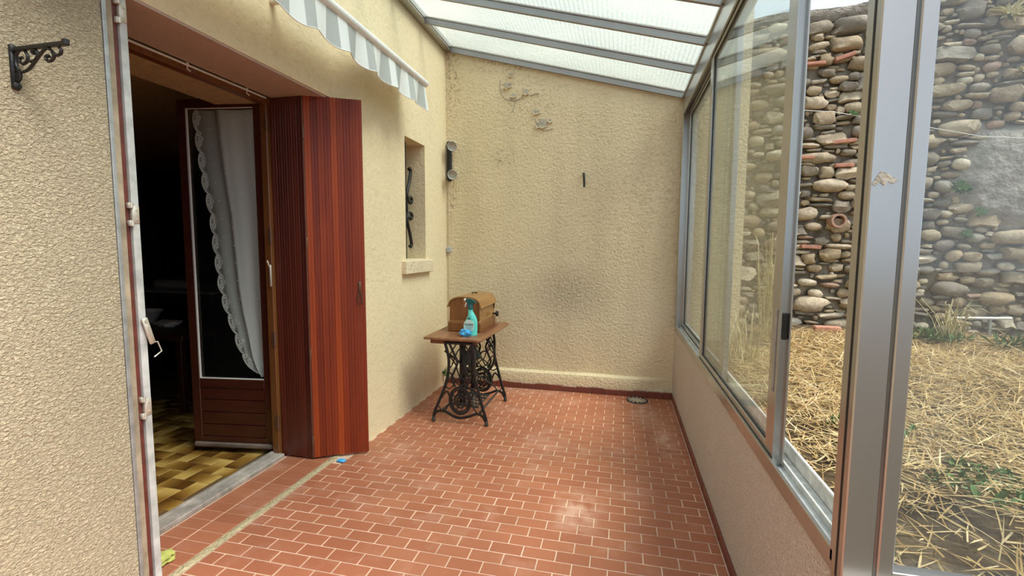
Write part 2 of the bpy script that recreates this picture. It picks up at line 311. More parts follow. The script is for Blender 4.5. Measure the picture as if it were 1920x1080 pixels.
# ------------------------------------------------------------------ mesh helpers
WL = {}
class MB:
    def __init__(s, o=(0, 0, 0), x=(1, 0, 0), y=(0, 1, 0), z=(0, 0, 1)):
        s.v = []; s.f = []; s.o, s.x, s.y, s.z = Vector(o), Vector(x), Vector(y), Vector(z); s.sm = []
    def T(s, p): return s.o + s.x * p[0] + s.y * p[1] + s.z * p[2]
    def add(s, vs, fs, smooth=False):
        b = len(s.v); s.v += [s.T(p) for p in vs]; s.f += [tuple(b + i for i in f) for f in fs]; s.sm += [smooth] * len(fs); return s
    def box(s, x0, x1, y0, y1, z0, z1, bev=0.0):
        if x0 > x1: x0, x1 = x1, x0
        if y0 > y1: y0, y1 = y1, y0
        if z0 > z1: z0, z1 = z1, z0
        if bev <= 0:
            vs = [(x, y, z) for x in (x0, x1) for y in (y0, y1) for z in (z0, z1)]
            return s.add(vs, [(0, 1, 3, 2), (4, 6, 7, 5), (0, 4, 5, 1), (2, 3, 7, 6), (0, 2, 6, 4), (1, 5, 7, 3)])
        bev = min(bev, (x1 - x0) * .45, (y1 - y0) * .45, (z1 - z0) * .45)
        c = [((x0 + x1) / 2, (x1 - x0) / 2), ((y0 + y1) / 2, (y1 - y0) / 2), ((z0 + z1) / 2, (z1 - z0) / 2)]
        vs = []; idx = {}
        for sx in (-1, 1):
            for sy in (-1, 1):
                for sz in (-1, 1):
                    for a in range(3):
                        sg = (sx, sy, sz)
                        p = [c[k][0] + sg[k] * (c[k][1] - (0 if k == a else bev)) for k in range(3)]
                        idx[(sx, sy, sz, a)] = len(vs); vs.append(tuple(p))
        fs = []
        for a in range(3):
            b_, c_ = (a + 1) % 3, (a + 2) % 3
            for sg in (-1, 1):
                q = []
                for (u, v_) in ((-1, -1), (1, -1), (1, 1), (-1, 1)):
                    k = [0, 0, 0]; k[a] = sg; k[b_] = u; k[c_] = v_; q.append(idx[(*k, a)])
                fs.append(tuple(q if sg > 0 else q[::-1]))
        for a in range(3):
            b_, c_ = (a + 1) % 3, (a + 2) % 3
            for u in (-1, 1):
                for v_ in (-1, 1):
                    k0 = [0, 0, 0]; k0[a] = -1; k0[b_] = u; k0[c_] = v_
                    k1 = list(k0); k1[a] = 1
                    q = [idx[(*k0, b_)], idx[(*k1, b_)], idx[(*k1, c_)], idx[(*k0, c_)]]
                    fs.append(tuple(q if u * v_ < 0 else q[::-1]))
        for sx in (-1, 1):
            for sy in (-1, 1):
                for sz in (-1, 1):
                    q = [idx[(sx, sy, sz, a)] for a in range(3)]
                    fs.append(tuple(q if sx * sy * sz > 0 else q[::-1]))
        return s.add(vs, fs)
    def tube(s, pts, r, n=8, closed=False, sq=1.0):
        pts = [Vector(p) for p in pts]; N = len(pts)
        rs = r if isinstance(r, (list, tuple)) else [r] * N
        vs = []; up = None
        for i in range(N):
            a = pts[(i - 1) % N] if (closed or i > 0) else pts[i]; b = pts[(i + 1) % N] if (closed or i < N - 1) else pts[i]
            t = (b - a).normalized() if (b - a).length > 1e-9 else Vector((0, 0, 1))
            if up is None:
                up = Vector((0, 0, 1)) if abs(t.z) < 0.9 else Vector((0, 1, 0))
            up = (up - t * up.dot(t))
            up = up.normalized() if up.length > 1e-6 else t.orthogonal().normalized()
            sd_ = t.cross(up)
            for k in range(n):
                an = 2 * math.pi * k / n
                vs.append(tuple(pts[i] + up * (math.cos(an) * rs[i]) + sd_ * (math.sin(an) * rs[i] * sq)))
        fs = []
        for i in range(N if closed else N - 1):
            j = (i + 1) % N
            for k in range(n): fs.append((i * n + k, i * n + (k + 1) % n, j * n + (k + 1) % n, j * n + k))
        if not closed: fs += [tuple(range(n))[::-1], tuple(range((N - 1) * n, N * n))]
        return s.add(vs, fs, True)
    def lathe(s, prof, n=20, c=(0, 0, 0), ax=2, sy=1.0):
        vs = []; m = len(prof)
        for i in range(n):
            a = 2 * math.pi * i / n
            for r, h in prof:
                p = [r * math.cos(a), r * math.sin(a) * sy, h]
                if ax == 0: p = [p[2], p[0], p[1]]
                if ax == 1: p = [p[1], p[2], p[0]]
                vs.append((p[0] + c[0], p[1] + c[1], p[2] + c[2]))
        fs = [(i * m + k, ((i + 1) % n) * m + k, ((i + 1) % n) * m + k + 1, i * m + k + 1) for i in range(n) for k in range(m - 1)]
        fs += [tuple(i * m for i in range(n))[::-1], tuple(i * m + m - 1 for i in range(n))]
        return s.add(vs, fs, True)
    def prism(s, poly, ax, t0, t1, smooth=False):
        n = len(poly)
        def P(a, b, t): return ((t, a, b), (a, t, b), (a, b, t))[ax]
        vs = [P(a, b, t0) for a, b in poly] + [P(a, b, t1) for a, b in poly]
        s.add(vs, [tuple(range(n))[::-1], tuple(range(n, 2 * n))], False)
        b0 = len(s.v) - 2 * n
        s.f += [(b0 + i, b0 + (i + 1) % n, b0 + n + (i + 1) % n, b0 + n + i) for i in range(n)]; s.sm += [smooth] * n
        return s
    def grid(s, fn, nu, nv, smooth=True):
        vs = [fn(i / nu, j / nv) for j in range(nv + 1) for i in range(nu + 1)]
        fs = [(j * (nu + 1) + i, j * (nu + 1) + i + 1, (j + 1) * (nu + 1) + i + 1, (j + 1) * (nu + 1) + i) for j in range(nv) for i in range(nu)]
        return s.add(vs, fs, smooth)
    def blob(s, c, r, sub=2, amp=0.2, fr=2.0, seed=0, pw=1.0):
        bm = bmesh.new(); bmesh.ops.create_icosphere(bm, subdivisions=sub, radius=1)
        vs = []
        for v in bm.verts:
            p = v.co.copy()
            if pw != 1.0: p = Vector([math.copysign(abs(q) ** pw, q) for q in p])
            k = 1 + amp * noise.noise(p * fr + Vector((seed * 3.7, seed * 1.3, seed * 7.1)))
            vs.append((c[0] + p.x * r[0] * k, c[1] + p.y * r[1] * k, c[2] + p.z * r[2] * k))
        fs = [tuple(v.index for v in f.verts) for f in bm.faces]; bm.free()
        return s.add(vs, fs, True)
    def mesh(s, name, mat, off=(0, 0, 0)):
        me = bpy.data.meshes.new(name); o = Vector(off)
        me.from_pydata([v - o for v in s.v], [], s.f); me.materials.append(mat)
        if any(s.sm): me.polygons.foreach_set('use_smooth', s.sm)
        if any(s.sm):
            try: me.set_sharp_from_angle(angle=math.radians(50))
            except Exception: pass
        bm = bmesh.new(); bm.from_mesh(me); bmesh.ops.recalc_face_normals(bm, faces=bm.faces); bm.to_mesh(me); bm.free()
        me.update(); return me
    def build(s, name, mat, parent=None, org=None, fixn=True):
        if org is None:
            if parent is None:
                xs = [v.x for v in s.v]; ys = [v.y for v in s.v]; zs = [v.z for v in s.v]
                org = ((min(xs) + max(xs)) / 2, (min(ys) + max(ys)) / 2, min(zs))
            else: org = WL[parent]
        me = s.mesh(name, mat, org)
        o = bpy.data.objects.new(name, me); COL.objects.link(o); WL[o] = Vector(org)
        if parent is not None: o.parent = parent; o.location = Vector(org) - WL[parent]
        else: o.location = org
        return o
def inst(name, me, loc, parent, rz=0.0, scale=(1, 1, 1), rot=None):
    o = bpy.data.objects.new(name, me); COL.objects.link(o); o.parent = parent; o.location = Vector(loc) - WL[parent]
    o.rotation_euler = rot if rot else (0, 0, rz); o.scale = scale; WL[o] = Vector(loc); return o
def tag(o, label=None, cat=None, group=None, kind=None):
    if label: o['label'] = label
    if cat: o['category'] = cat
    if group: o['group'] = group
    if kind: o['kind'] = kind
    return o
def empty(name, loc, label, cat, group=None):
    o = bpy.data.objects.new(name, None); COL.objects.link(o); o.location = loc; o.empty_display_size = 0.1; WL[o] = Vector(loc)
    return tag(o, label, cat, group)
def spline(pts, sub=5, closed=False):
    P = [Vector(p) for p in pts]; n = len(P); out = []
    for i in range(n if closed else n - 1):
        p0 = P[(i - 1) % n] if (closed or i > 0) else P[i]; p1 = P[i]; p2 = P[(i + 1) % n]; p3 = P[(i + 2) % n] if (closed or i + 2 < n) else P[(i + 1) % n]
        for k in range(sub):
            t = k / sub
            out.append(0.5 * ((2 * p1) + (p2 - p0) * t + (2 * p0 - 5 * p1 + 4 * p2 - p3) * t * t + (3 * p1 - p0 - 3 * p2 + p3) * t ** 3))
    if not closed: out.append(P[-1])
    return out
_X, _Y, _Z = (Vector(r) for r in CAM_ROWS)
def in_view(p, m=0.06):
    d = Vector(p) - Vector((0, 0, 1.6)); z = _Z.dot(d)
    if z < 0.1: return None
    u, v = _X.dot(d) / z * 870.46 / 960, _Y.dot(d) / z * 870.46 / 540
    return z if abs(u) < 1 + m and abs(v) < 1 + m else None

# ================================================================== SETTING
L0, L1, BY, RX = -2.07, -1.975, 5.12, 0.575
WALLTOP = 3.98
# ---- floor: grout bed + tiles
fl = MB(); fl.box(-2.46, RX, -1.2, BY, -0.12, -0.0025)
floor = tag(fl.build('floor', M['grout'], org=(0, 0, 0)), kind='structure')
floor['label'] = 'red terracotta brick-bond tile floor of the veranda'
TX, TY = 0.1762, 0.0858
def tile_mesh(w, d): return MB().box(-w / 2, w / 2, -d / 2, d / 2, -0.008, 0, 0.0022).mesh('tile', M['tile'])
tms = {}
cells = []
j = int((-1.1 - 1.976) / TY)
y = 1.976 + j * TY
while y - TY < BY - 0.08:
    x = -1.873 + (0 if j % 2 == 0 else TX / 2) - 2 * TX
    while x < RX:
        a, b = max(x + 0.003, -2.043), min(x + TX - 0.003, RX - 0.018)
        y0, y1 = y - TY + 0.003, min(y - 0.003, BY - 0.07)
        lim = -2.043 if (a + b) / 2 < 99 else 0
        left = -2.043 if y < 3.0 else -1.972
        a = max(a, left)
        if b - a > 0.02 and y1 - y0 > 0.02: cells.append((a, b, y0, y1))
        x += TX
    y += TY; j += 1
yy = 1.936 - 0.0885 * 30
while yy < 3.0:                                    # the two stacked columns by the door sill
    if yy > 0.3:
        cells.append((-2.432, -2.279, yy - 0.0855, yy)); cells.append((-2.273, -2.103, yy - 0.0855, yy))
    yy += 0.0885
vis = sorted((c for c in cells if in_view(((c[0] + c[1]) / 2, (c[2] + c[3]) / 2, 0))), key=lambda c: in_view(((c[0] + c[1]) / 2, (c[2] + c[3]) / 2, 0)) - 0.25 * (c[0] < -2.0))
first = set(vis[:296])
rest = MB(); rnd = random.Random(3)
for c in cells:
    w_, d_ = c[1] - c[0], c[3] - c[2]; cx, cy = (c[0] + c[1]) / 2, (c[2] + c[3]) / 2
    if c in first:
        k = (round(w_, 3), round(d_, 3))
        if k not in tms: tms[k] = tile_mesh(*k)
        inst('tile', tms[k], (cx, cy, rnd.uniform(-0.0006, 0.0006)), floor)
    else:
        dz = rnd.uniform(-0.0006, 0.0006); rest.box(c[0], c[1], c[2], c[3], -0.008, dz, 0.0022)
tag(rest.build('tiles', M['tile'], floor), kind='stuff')
# worn mortar strip on the old wall line
st = MB()
def strip(u, v):
    yq = 0.2 + u * 2.86; e = 0.006 * noise.noise((yq * 7, v * 3, 0)) + 0.005 * noise.noise((yq * 23, v * 3, 5))
    return (-2.098 + 0.052 * v + e * (1 if v in (0, 1) else 0.3), yq, 0.0015 + 0.005 * math.sin(math.pi * v) * (1 + 0.6 * noise.noise((yq * 15, v, 1))))
st.grid(strip, 120, 4); tag(st.build('mortar_strip', M['strip'], floor), 'cream mortar strip across the tiles')

# ---- skirting tiles (back and right walls)
bb = MB(); bb.box(-1.97, RX, BY - 0.058, BY - 0.05, 0, 0.05)
base_back = tag(bb.build('baseboard_back', M['grout'], org=(0, BY, 0)), kind='structure')
x = -1.96; k = 0
while x < RX - 0.02:
    h = 0.062 + 0.006 * math.sin(k * 1.9); proud = 0.012
    if x > 0.05: h, proud = 0.068, 0.02
    MB().box(x, min(x + 0.148, RX - 0.004), BY - 0.058 - proud, BY - 0.054, 0.0, h, 0.004).build('tile', M['tile_dark'], base_back); x += 0.152; k += 1
br = MB(); br.box(RX - 0.004, RX + 0.002, 1.2, BY, 0, 0.05)
base_right = tag(br.build('baseboard_right', M['grout'], org=(RX, 1.2, 0)), kind='structure')
yy = 1.2
while yy < BY - 0.1:
    MB().box(RX - 0.014, RX, yy, min(yy + 0.171, BY - 0.08), 0.0, 0.058 + rnd.uniform(-.002, .002), 0.003).build('tile', M['tile_dark'], base_right); yy += 0.1745

# ---- left house wall with door opening and small window niche
wl = MB()
def jog(yq): # near plane runs 95 mm behind the far plane, joined by a long smooth ramp
    t = min(1, max(0, (yq - 2.95) / 0.5)); t = t * t * (3 - 2 * t); return L0 + (L1 - L0) * t
def wall_piece(mb, y0, y1, z0, z1, n=1):
    for i in range(n):
        a, b = y0 + (y1 - y0) * i / n, y0 + (y1 - y0) * (i + 1) / n
        xa, xb = jog(a), jog(b)
        mb.add([(xa, a, z0), (xb, b, z0), (xb, b, z1), (xa, a, z1), (-2.5, a, z0), (-2.5, b, z0), (-2.5, b, z1), (-2.5, a, z1)],
               [(0, 1, 2, 3), (4, 7, 6, 5), (3, 2, 6, 7), (0, 4, 5, 1)] + ([(0, 3, 7, 4)] if i == 0 else []) + ([(1, 5, 6, 2)] if i == n - 1 else []), n > 1)
OY0, OY1, OZ = 1.537, 3.06, 2.66
NY0, NY1, NZ0, NZ1 = 4.06, 4.515, 1.455, 2.62
wall_piece(wl, OY1, NY0, -0.05, WALLTOP, 14)
wall_piece(wl, NY0, NY1, -0.05, NZ0); wall_piece(wl, NY0, NY1, NZ1, WALLTOP)
wall_piece(wl, NY1, BY + 0.35, -0.05, WALLTOP)
wall_piece(wl, OY0, OY1, OZ, WALLTOP, 1)
wall_house = tag(wl.build('wall_left', M['render_side'], org=(0, 0, 0)), kind='structure')
wn = MB(); wall_piece(wn, -4.5, 1.536, -0.05, WALLTOP)
tag(wn.build('wall_left_near', M['render_near'], org=(0, 0, 0)), kind='structure')
sf = MB(); sf.box(-2.455, L0 - 0.001, OY0, OY1, OZ - 0.012, OZ + 0.002); tag(sf.build('soffit', M['lintel_paint'], wall_house), 'dusky pink painted underside of the lintel')
# ---- back wall
wb = MB(); wb.box(-2.5, 1.20, BY, BY + 0.3, -0.05, 4.45)
wall_back = tag(wb.build('wall_back', M['render_back'], org=(0, 0, 0)), kind='structure')
lg = MB()
def ledge(u, v):
    x = -1.97 + u * 2.45; e = min(1, (1 - u) * 9); zt = 0.205 + 0.012 * noise.noise((x * 1.3, 0, 2)) + 0.02 * (u - .5) * 0
    pr = [(0.0, 0.0), (0.052, 0.0), (0.055, 0.75), (0.048, 0.90), (0.0, 1.0)]
    k = v * 4; i = min(3, int(k)); f = k - i
    d = pr[i][0] * (1 - f) + pr[i + 1][0] * f; h = pr[i][1] * (1 - f) + pr[i + 1][1] * f
    return (x, BY - d * (e if v > 0.3 else 1) * (1 + 0.06 * noise.noise((x * 4, v * 3, 0))), zt * h)
lg.grid(ledge, 60, 8); tag(lg.build('plaster_ledge', M['render_back'], wall_back), 'low plaster ledge along the foot of the wall')
# flaked plaster on the back wall
def flake(cx, cz, r, seed, edge=True):
    rr = random.Random(seed); n = 16; poly = []
    for i in range(n):
        a = 2 * math.pi * i / n; q = r * (0.55 + 0.6 * rr.random()); poly.append((cx + q * math.cos(a), cz + q * 0.8 * math.sin(a)))
    MB().prism(poly, 1, BY - 0.003, BY + 0.01).build('plaster_scar', M['flake'], wall_back)
    if edge:
        pts = [Vector((p[0], BY - 0.008 - 0.006 * rr.random(), p[1])) for p in poly[8:16]]
        MB().tube(pts, [0.002] + [0.009] * 6 + [0.002], 6, sq=0.8).build('plaster_flake', M['flake_edge'], wall_back)
for a in ((-1.26, 3.36, 0.055, 1), (-1.19, 3.25, 0.035, 2), (-1.05, 3.28, 0.045, 3), (-1.22, 3.47, 0.03, 8), (-0.93, 3.06, 0.05, 4), (-0.87, 2.93, 0.07, 5), (-0.78, 2.96, 0.03, 9), (-1.42, 3.70, 0.02, 6), (-1.33, 2.58, 0.02, 7)): flake(*a)
cr = MB()
for pts in ([(-1.34, 3.42), (-1.33, 3.30), (-1.27, 3.22), (-1.16, 3.20), (-1.08, 3.23)], [(-1.16, 3.20), (-1.20, 3.08)], [(-0.95, 2.99), (-0.90, 2.92), (-0.85, 2.86), (-0.74, 2.88)], [(-1.0, 3.24), (-0.90, 3.26)]):
    cr.tube(spline([(a, BY - 0.003, b) for a, b in pts], 4), 0.0045, 5)
cr.build('plaster_crack', M['flake'], wall_back)

# ---- low right wall
wr = MB(); wr.box(RX, RX + 0.11, 1.20, BY, -0.05, 0.742); wr.box(RX + 0.11, 3.2, 1.20, 1.38, -0.05, 0.742)
wall_right = tag(wr.build('wall_right', M['render_low'], org=(0, 0, 0)), kind='structure')

# ---- glazed lean-to roof
def zr(x): return 3.80 - 0.265 * (x + 1.975)
sl = Vector((1, 0, -0.265)).normalized(); nrm = Vector((0.265, 0, 1)).normalized()
SLEN = (RX + 0.03 + 1.975) * math.hypot(1, 0.265)
rf = MB(); rf.box(L1 - 0.01, L1 + 0.075, 0.95, BY, zr(L1) - 0.03, zr(L1) + 0.05, 0.006)
rf.box(L1 + 0.068, L1 + 0.082, 0.95, BY, zr(L1) - 0.01, zr(L1) + 0.045, 0.003)
roof = tag(rf.build('ceiling', M['alu'], org=(0, 0, 0)), 'sloping lean-to roof of wired glass in aluminium bars', kind='structure')
ys = [0.99, 1.55, 2.11, 2.68, 3.25, 3.83, 4.405, 5.088]
FR = dict(o=(L1, 0, zr(L1)), x=tuple(sl), y=(0, 1, 0), z=tuple(nrm))
for i, yb in enumerate(ys):
    wv = 0.016
    b = MB(**FR); b.box(0.07, SLEN, yb - wv, yb + wv, 0.028, 0.042, 0.003); b.box(0.07, SLEN, yb - 0.009, yb + 0.009, -0.022, 0.03, 0.003); b.box(0.07, SLEN, yb - wv * .8, yb + wv * .8, -0.026, -0.018, 0.002)
    o = b.build('glazing_bar', M['bar_alu'], roof)
    MB(**FR).box(0.08, SLEN - 0.01, yb + wv, yb + wv + 0.006, 0.026, 0.036).build('seal', M['rubber'], o)
    if i + 1 < len(ys): MB(**FR).box(0.03, SLEN + 0.10, yb + 0.012, ys[i + 1] - 0.012, 0.044, 0.050).build('glass_pane', M['roof_glass'], roof)
ev = MB(); ev.box(RX + 0.005, RX + 0.095, 0.95, BY, 3.045, 3.135, 0.006); ev.box(RX - 0.008, RX + 0.02, 0.95, BY, 3.105, 3.13, 0.003); ev.build('eaves_beam', M['alu'], roof)

# ---- right window band: frame, two sliding sashes, one opening
f = MB()
f.box(RX + 0.002, RX + 0.105, 5.05, BY - 0.002, 0.742, 3.05, 0.004)                                        # far jamb
f.box(RX - 0.004, RX + 0.010, 1.30, 5.06, 0.738, 0.80, 0.003); f.box(RX, RX + 0.12, 1.30, 5.06, 0.742, 0.765, 0.002)
f.box(RX + 0.002, RX + 0.105, 1.30, 5.06, 2.985, 3.047, 0.003); f.box(RX - 0.004, RX + 0.010, 1.30, 5.06, 2.925, 3.0, 0.003); f.box(RX + 0.050, RX + 0.058, 1.30, 5.06, 2.93, 2.99, 0.002)
f.box(RX + 0.095, RX + 0.105, 1.30, 5.06, 2.92, 2.99, 0.002)
f.box(RX - 0.004, RX + 0.04, 1.336, 1.352, 0.765, 3.0, 0.002)
win1 = tag(f.build('window_1', M['alu'], org=(RX, 3.2, 0.742)), 'long aluminium sliding window above the low roughcast wall', kind='structure')
tk = MB(); tk.box(RX + 0.048, RX + 0.056, 1.34, 5.05, 0.764, 0.792, 0.002); tk.box(RX + 0.098, RX + 0.112, 1.34, 5.05, 0.764, 0.822, 0.003); tk.box(RX + 0.012, RX + 0.096, 1.34, 5.05, 0.764, 0.768)
tk.build('sliding_track', M['alu_dirty'], win1)
def sash(y0, y1, x0, x1, name='sash', near_edge=False):
    s = MB()
    s.box(x0, x1, y0, y0 + 0.092, 0.768, 2.98, 0.003); s.box(x0, x1, y1 - 0.082, y1, 0.768, 2.98, 0.003)
    s.box(x0, x1, y0 + 0.09, y1 - 0.08, 0.768, 0.828, 0.003); s.box(x0, x1, y0 + 0.09, y1 - 0.08, 2.905, 2.98, 0.003)
    o = s.build(name, M['alu'], win1)
    xm = (x0 + x1) / 2
    MB().box(xm - 0.003, xm + 0.003, y0 + 0.09, y1 - 0.08, 0.825, 2.908).build('glass', M['glass'], o)
    g = MB()
    for (a, b, c, d) in ((y0 + 0.088, y0 + 0.097, 0.83, 2.9), (y1 - 0.089, y1 - 0.078, 0.83, 2.9), (y0 + 0.09, y1 - 0.08, 0.824, 0.834), (y0 + 0.09, y1 - 0.08, 2.898, 2.91)):
        g.box(xm - 0.007, xm + 0.007, a, b, c, d)
    g.build('seal', M['rubber'], o)
    return o
s2 = sash(1.905, 3.62, RX + 0.012, RX + 0.046)
s1 = sash(3.06, 5.05, RX + 0.060, RX + 0.094)
ft = MB(); ft.box(RX + 0.020, RX + 0.040, 1.896, 1.9055, 1.26, 1.36, 0.003); ft.box(RX + 0.026, RX + 0.034, 1.892, 1.897, 1.29, 1.34, 0.002); ft.build('latch', M['black_plastic'], s2)
lk = MB(); lk.box(RX + 0.008, RX + 0.0125, 1.93, 1.945, 1.05, 1.37, 0.001); lk.build('lock_plate', M['zinc'], s2)
ch = MB(); ch.box(RX + 0.012, RX + 0.018, 1.9, 1.905, 0.78, 2.95); ch.box(RX + 0.042, RX + 0.0475, 1.886, 1.905, 0.78, 2.95, 0.001); ch.build('edge_channel', M['alu'], s2)

# ---- corner post and front glazing
pst = MB(); pst.box(0.568, 0.638, 1.275, 1.334, -0.0, 3.05, 0.003); pst.box(0.645, 0.680, 1.272, 1.334, 0.742, 3.05, 0.003); pst.box(0.60, 0.67, 1.285, 1.33, 0.742, 3.05)
win2 = tag(pst.build('window_2', M['alu'], org=(0.62, 1.3, 0)), 'broad aluminium corner post with the front glazing beside it', kind='structure')
MB().box(0.5665, 0.5690, 1.301, 1.308, 0.75, 3.05).build('seal', M['rubber'], win2)
sc_ = MB()
rr = random.Random(5)
pl = [(0.572, 1.752), (0.583, 1.772), (0.589, 1.782), (0.602, 1.776), (0.617, 1.766), (0.625, 1.758), (0.615, 1.752), (0.604, 1.757), (0.597, 1.748), (0.588, 1.757), (0.580, 1.748)]
sc_.prism(pl, 1, 1.2735, 1.2755); sc_.build('glue_scar', M['flake'], win2)
fr2 = MB(); fr2.box(0.680, 2.6, 1.285, 1.335, 0.742, 0.786, 0.003); fr2.box(0.680, 2.6, 1.285, 1.335, 2.95, 3.05, 0.003); fr2.box(2.54, 2.6, 1.285, 1.335, 0.80, 2.95, 0.003); fr2.box(0.678, 2.6, 1.278, 1.30, 0.786, 0.797, 0.002)
fr2.build('pane_frame', M['alu'], win2)
MB().box(0.681, 2.54, 1.309, 1.315, 0.80, 2.95).build('glass', M['glass_front'], win2)
MB().box(0.69, 2.54, 1.270, 1.284, 0.752, 0.780).build('seal', M['rubber'], win2)

# ---- room behind the door
rm = MB()
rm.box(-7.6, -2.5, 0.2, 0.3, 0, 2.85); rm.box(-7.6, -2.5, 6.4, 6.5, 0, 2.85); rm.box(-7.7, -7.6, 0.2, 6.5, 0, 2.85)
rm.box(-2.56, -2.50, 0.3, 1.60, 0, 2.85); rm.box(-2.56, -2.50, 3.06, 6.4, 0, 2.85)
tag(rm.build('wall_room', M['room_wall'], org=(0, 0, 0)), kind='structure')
rc = MB(); rc.box(-7.7, -2.5, 0.2, 6.5, 2.85, 2.95); rc.box(-2.9, -2.5, 1.5, 3.2, 2.62, 2.85); tag(rc.build('ceiling_room', M['room_ceiling'], org=(0, 0, 0)), kind='structure')
rfl = MB(); rfl.box(-7.6, -2.455, 0.3, 6.4, -0.12, -0.002)
room_floor = tag(rfl.build('floor_room', M['brown_joint'], org=(0, 0, 0)), kind='structure')
U = 0.108
tmh = MB().box(-U + .002, U - .002, -U / 2 + .002, U / 2 - .002, -0.006, 0, 0.002).mesh('tile', M['ochre'])
n_ = 0
for i in range(-24, 0):
    for jj in range(14, 40):
        d = (i - jj) % 4; x0, y0 = -2.545 + i * U + U, 0.30 + jj * U
        if d == 0 and x0 + 2 * U < -2.54 + U: c, rz = (x0 + U, y0 + U / 2, 0), random.choice((0, math.pi))
        elif d == 3: c, rz = (x0 + U / 2, y0 + U, 0), random.choice((math.pi / 2, -math.pi / 2))
        else: continue
        if c[0] > -2.6 or c[0] < -4.6 or c[1] > 4.4 or c[1] < 1.6: continue
        if n_ < 290: inst('tile', tmh, c, room_floor, rz); n_ += 1

# ---- door frame, sill
df = MB()
df.box(-2.535, -2.478, 2.905, 3.055, 0.0, OZ - 0.01, 0.004)
df.box(-2.535, -2.47, 1.66, 3.0, OZ - 0.06, OZ - 0.012, 0.004)
door_frame = tag(df.build('door_1', M['post_wood'], org=(-2.5, 2.95, 0)), 'orange-brown wooden door frame post and head in the house wall', kind='structure')
sl_ = MB(); sl_.box(-2.535, -2.440, 1.0, 2.92, -0.002, 0.030, 0.006); sl_.box(-2.555, -2.525, 1.0, 2.92, -0.002, 0.038, 0.004); sl_.build('sill', M['weathered_wood'], door_frame)
hb = MB()
for z in (0.22, 0.86, 1.62, 2.42):
    hb.tube([(-2.476, 2.905, z), (-2.476, 2.905, z + 0.10)], 0.010, 8); hb.box(-2.495, -2.476, 2.897, 2.905, z, z + 0.10)
    hb.build('hinge', M['rust_metal'], door_frame); hb = MB()
lt = MB(); lt.box(-2.494, -2.478, 2.892, 2.902, 1.30, 1.46, 0.003); lt.tube([(-2.486, 2.893, 1.44), (-2.482, 2.875, 1.47), (-2.488, 2.873, 1.49)], 0.006, 6); lt.build('latch', M['hinge_metal'], door_frame)

# ================================================================== SHUTTERS
def leaf(root, p0, p1, z0, z1, n, th, mat, name='board'):
    """n vertical boards, each with a bead groove, from p0 to p1 on the plan"""
    a, b = Vector((*p0, 0)), Vector((*p1, 0)); ux = (b - a).normalized(); L = (b - a).length; un = Vector((ux.y, -ux.x, 0))   # un = face shown
    bw = L / n
    for i in range(n):
        q = MB(a + Vector((0, 0, 0)), ux, un, (0, 0, 1))
        o = random.Random(i * 7 + n).uniform(-0.0005, 0.0005)
        w0, w1, wm = i * bw + 0.0005, (i + 1) * bw - 0.0005, (i + .5) * bw
        pr = [(w0, -th), (w1, -th), (w1, -0.0016 + o), (w1 - 0.0016, o), (wm + 0.0012, o), (wm, -0.0014 + o), (wm - 0.0012, o), (w0 + 0.0016, o), (w0, -0.0016 + o)]
        q.prism(pr, 2, z0 + random.Random(i + 3).uniform(-0.003, 0.003), z1); q.build(name, mat, root)
    return MB(a, ux, un, (0, 0, 1)), L
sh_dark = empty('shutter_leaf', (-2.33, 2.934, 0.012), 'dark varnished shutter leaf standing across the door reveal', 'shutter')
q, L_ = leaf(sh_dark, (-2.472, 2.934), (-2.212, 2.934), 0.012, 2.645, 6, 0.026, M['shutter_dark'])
q2 = MB(q.o, q.x, q.y, q.z); q2.box(L_ - 0.002, L_ + 0.007, -0.028, 0.002, 0.012, 2.645, 0.001); q2.build('edge_strip', M['edge_red'], sh_dark)
sh_red = empty('shutter_leaf', (-2.03, 3.03, 0.012), 'bright red-brown plank shutter leaf folded out against the cream wall', 'shutter')
P0, P1 = Vector((-2.200, 2.937, 0)), Vector((-1.857, 3.129, 0))
q, L_ = leaf(sh_red, P0[:2], P1[:2], 0.016, 2.652, 9, 0.026, M['shutter_red'])
q3 = MB(q.o, q.x, q.y, q.z); q3.box(-0.008, -0.001, -0.028, 0.0, 0.012, 2.65, 0.001); q3.build('edge_strip', M['rust_metal'], sh_red)
for z in (0.80, 1.62, 2.4, 0.14):
    h = MB(q.o, q.x, q.y, q.z); h.box(-0.011, 0.004, -0.01, 0.003, z - 0.04, z + 0.04, 0.001); h.tube([(-0.006, 0.003, z - .045), (-0.006, 0.003, z + .045)], 0.005, 6); h.build('hinge', M['rust_metal'], sh_red)
h = MB(q.o, q.x, q.y, q.z)
h.box(L_ - 0.052, L_ - 0.030, 0, 0.006, 1.245, 1.335, 0.002); h.tube([(L_ - 0.050, 0.008, 1.25), (L_ - 0.058, 0.010, 1.185), (L_ - 0.020, 0.010, 1.18), (L_ - 0.032, 0.008, 1.25)], 0.005, 6, closed=True)
h.box(L_ - 0.046, L_ - 0.036, 0.005, 0.010, 1.26, 1.33, 0.001); h.build('handle', M['rust_metal'], sh_red)

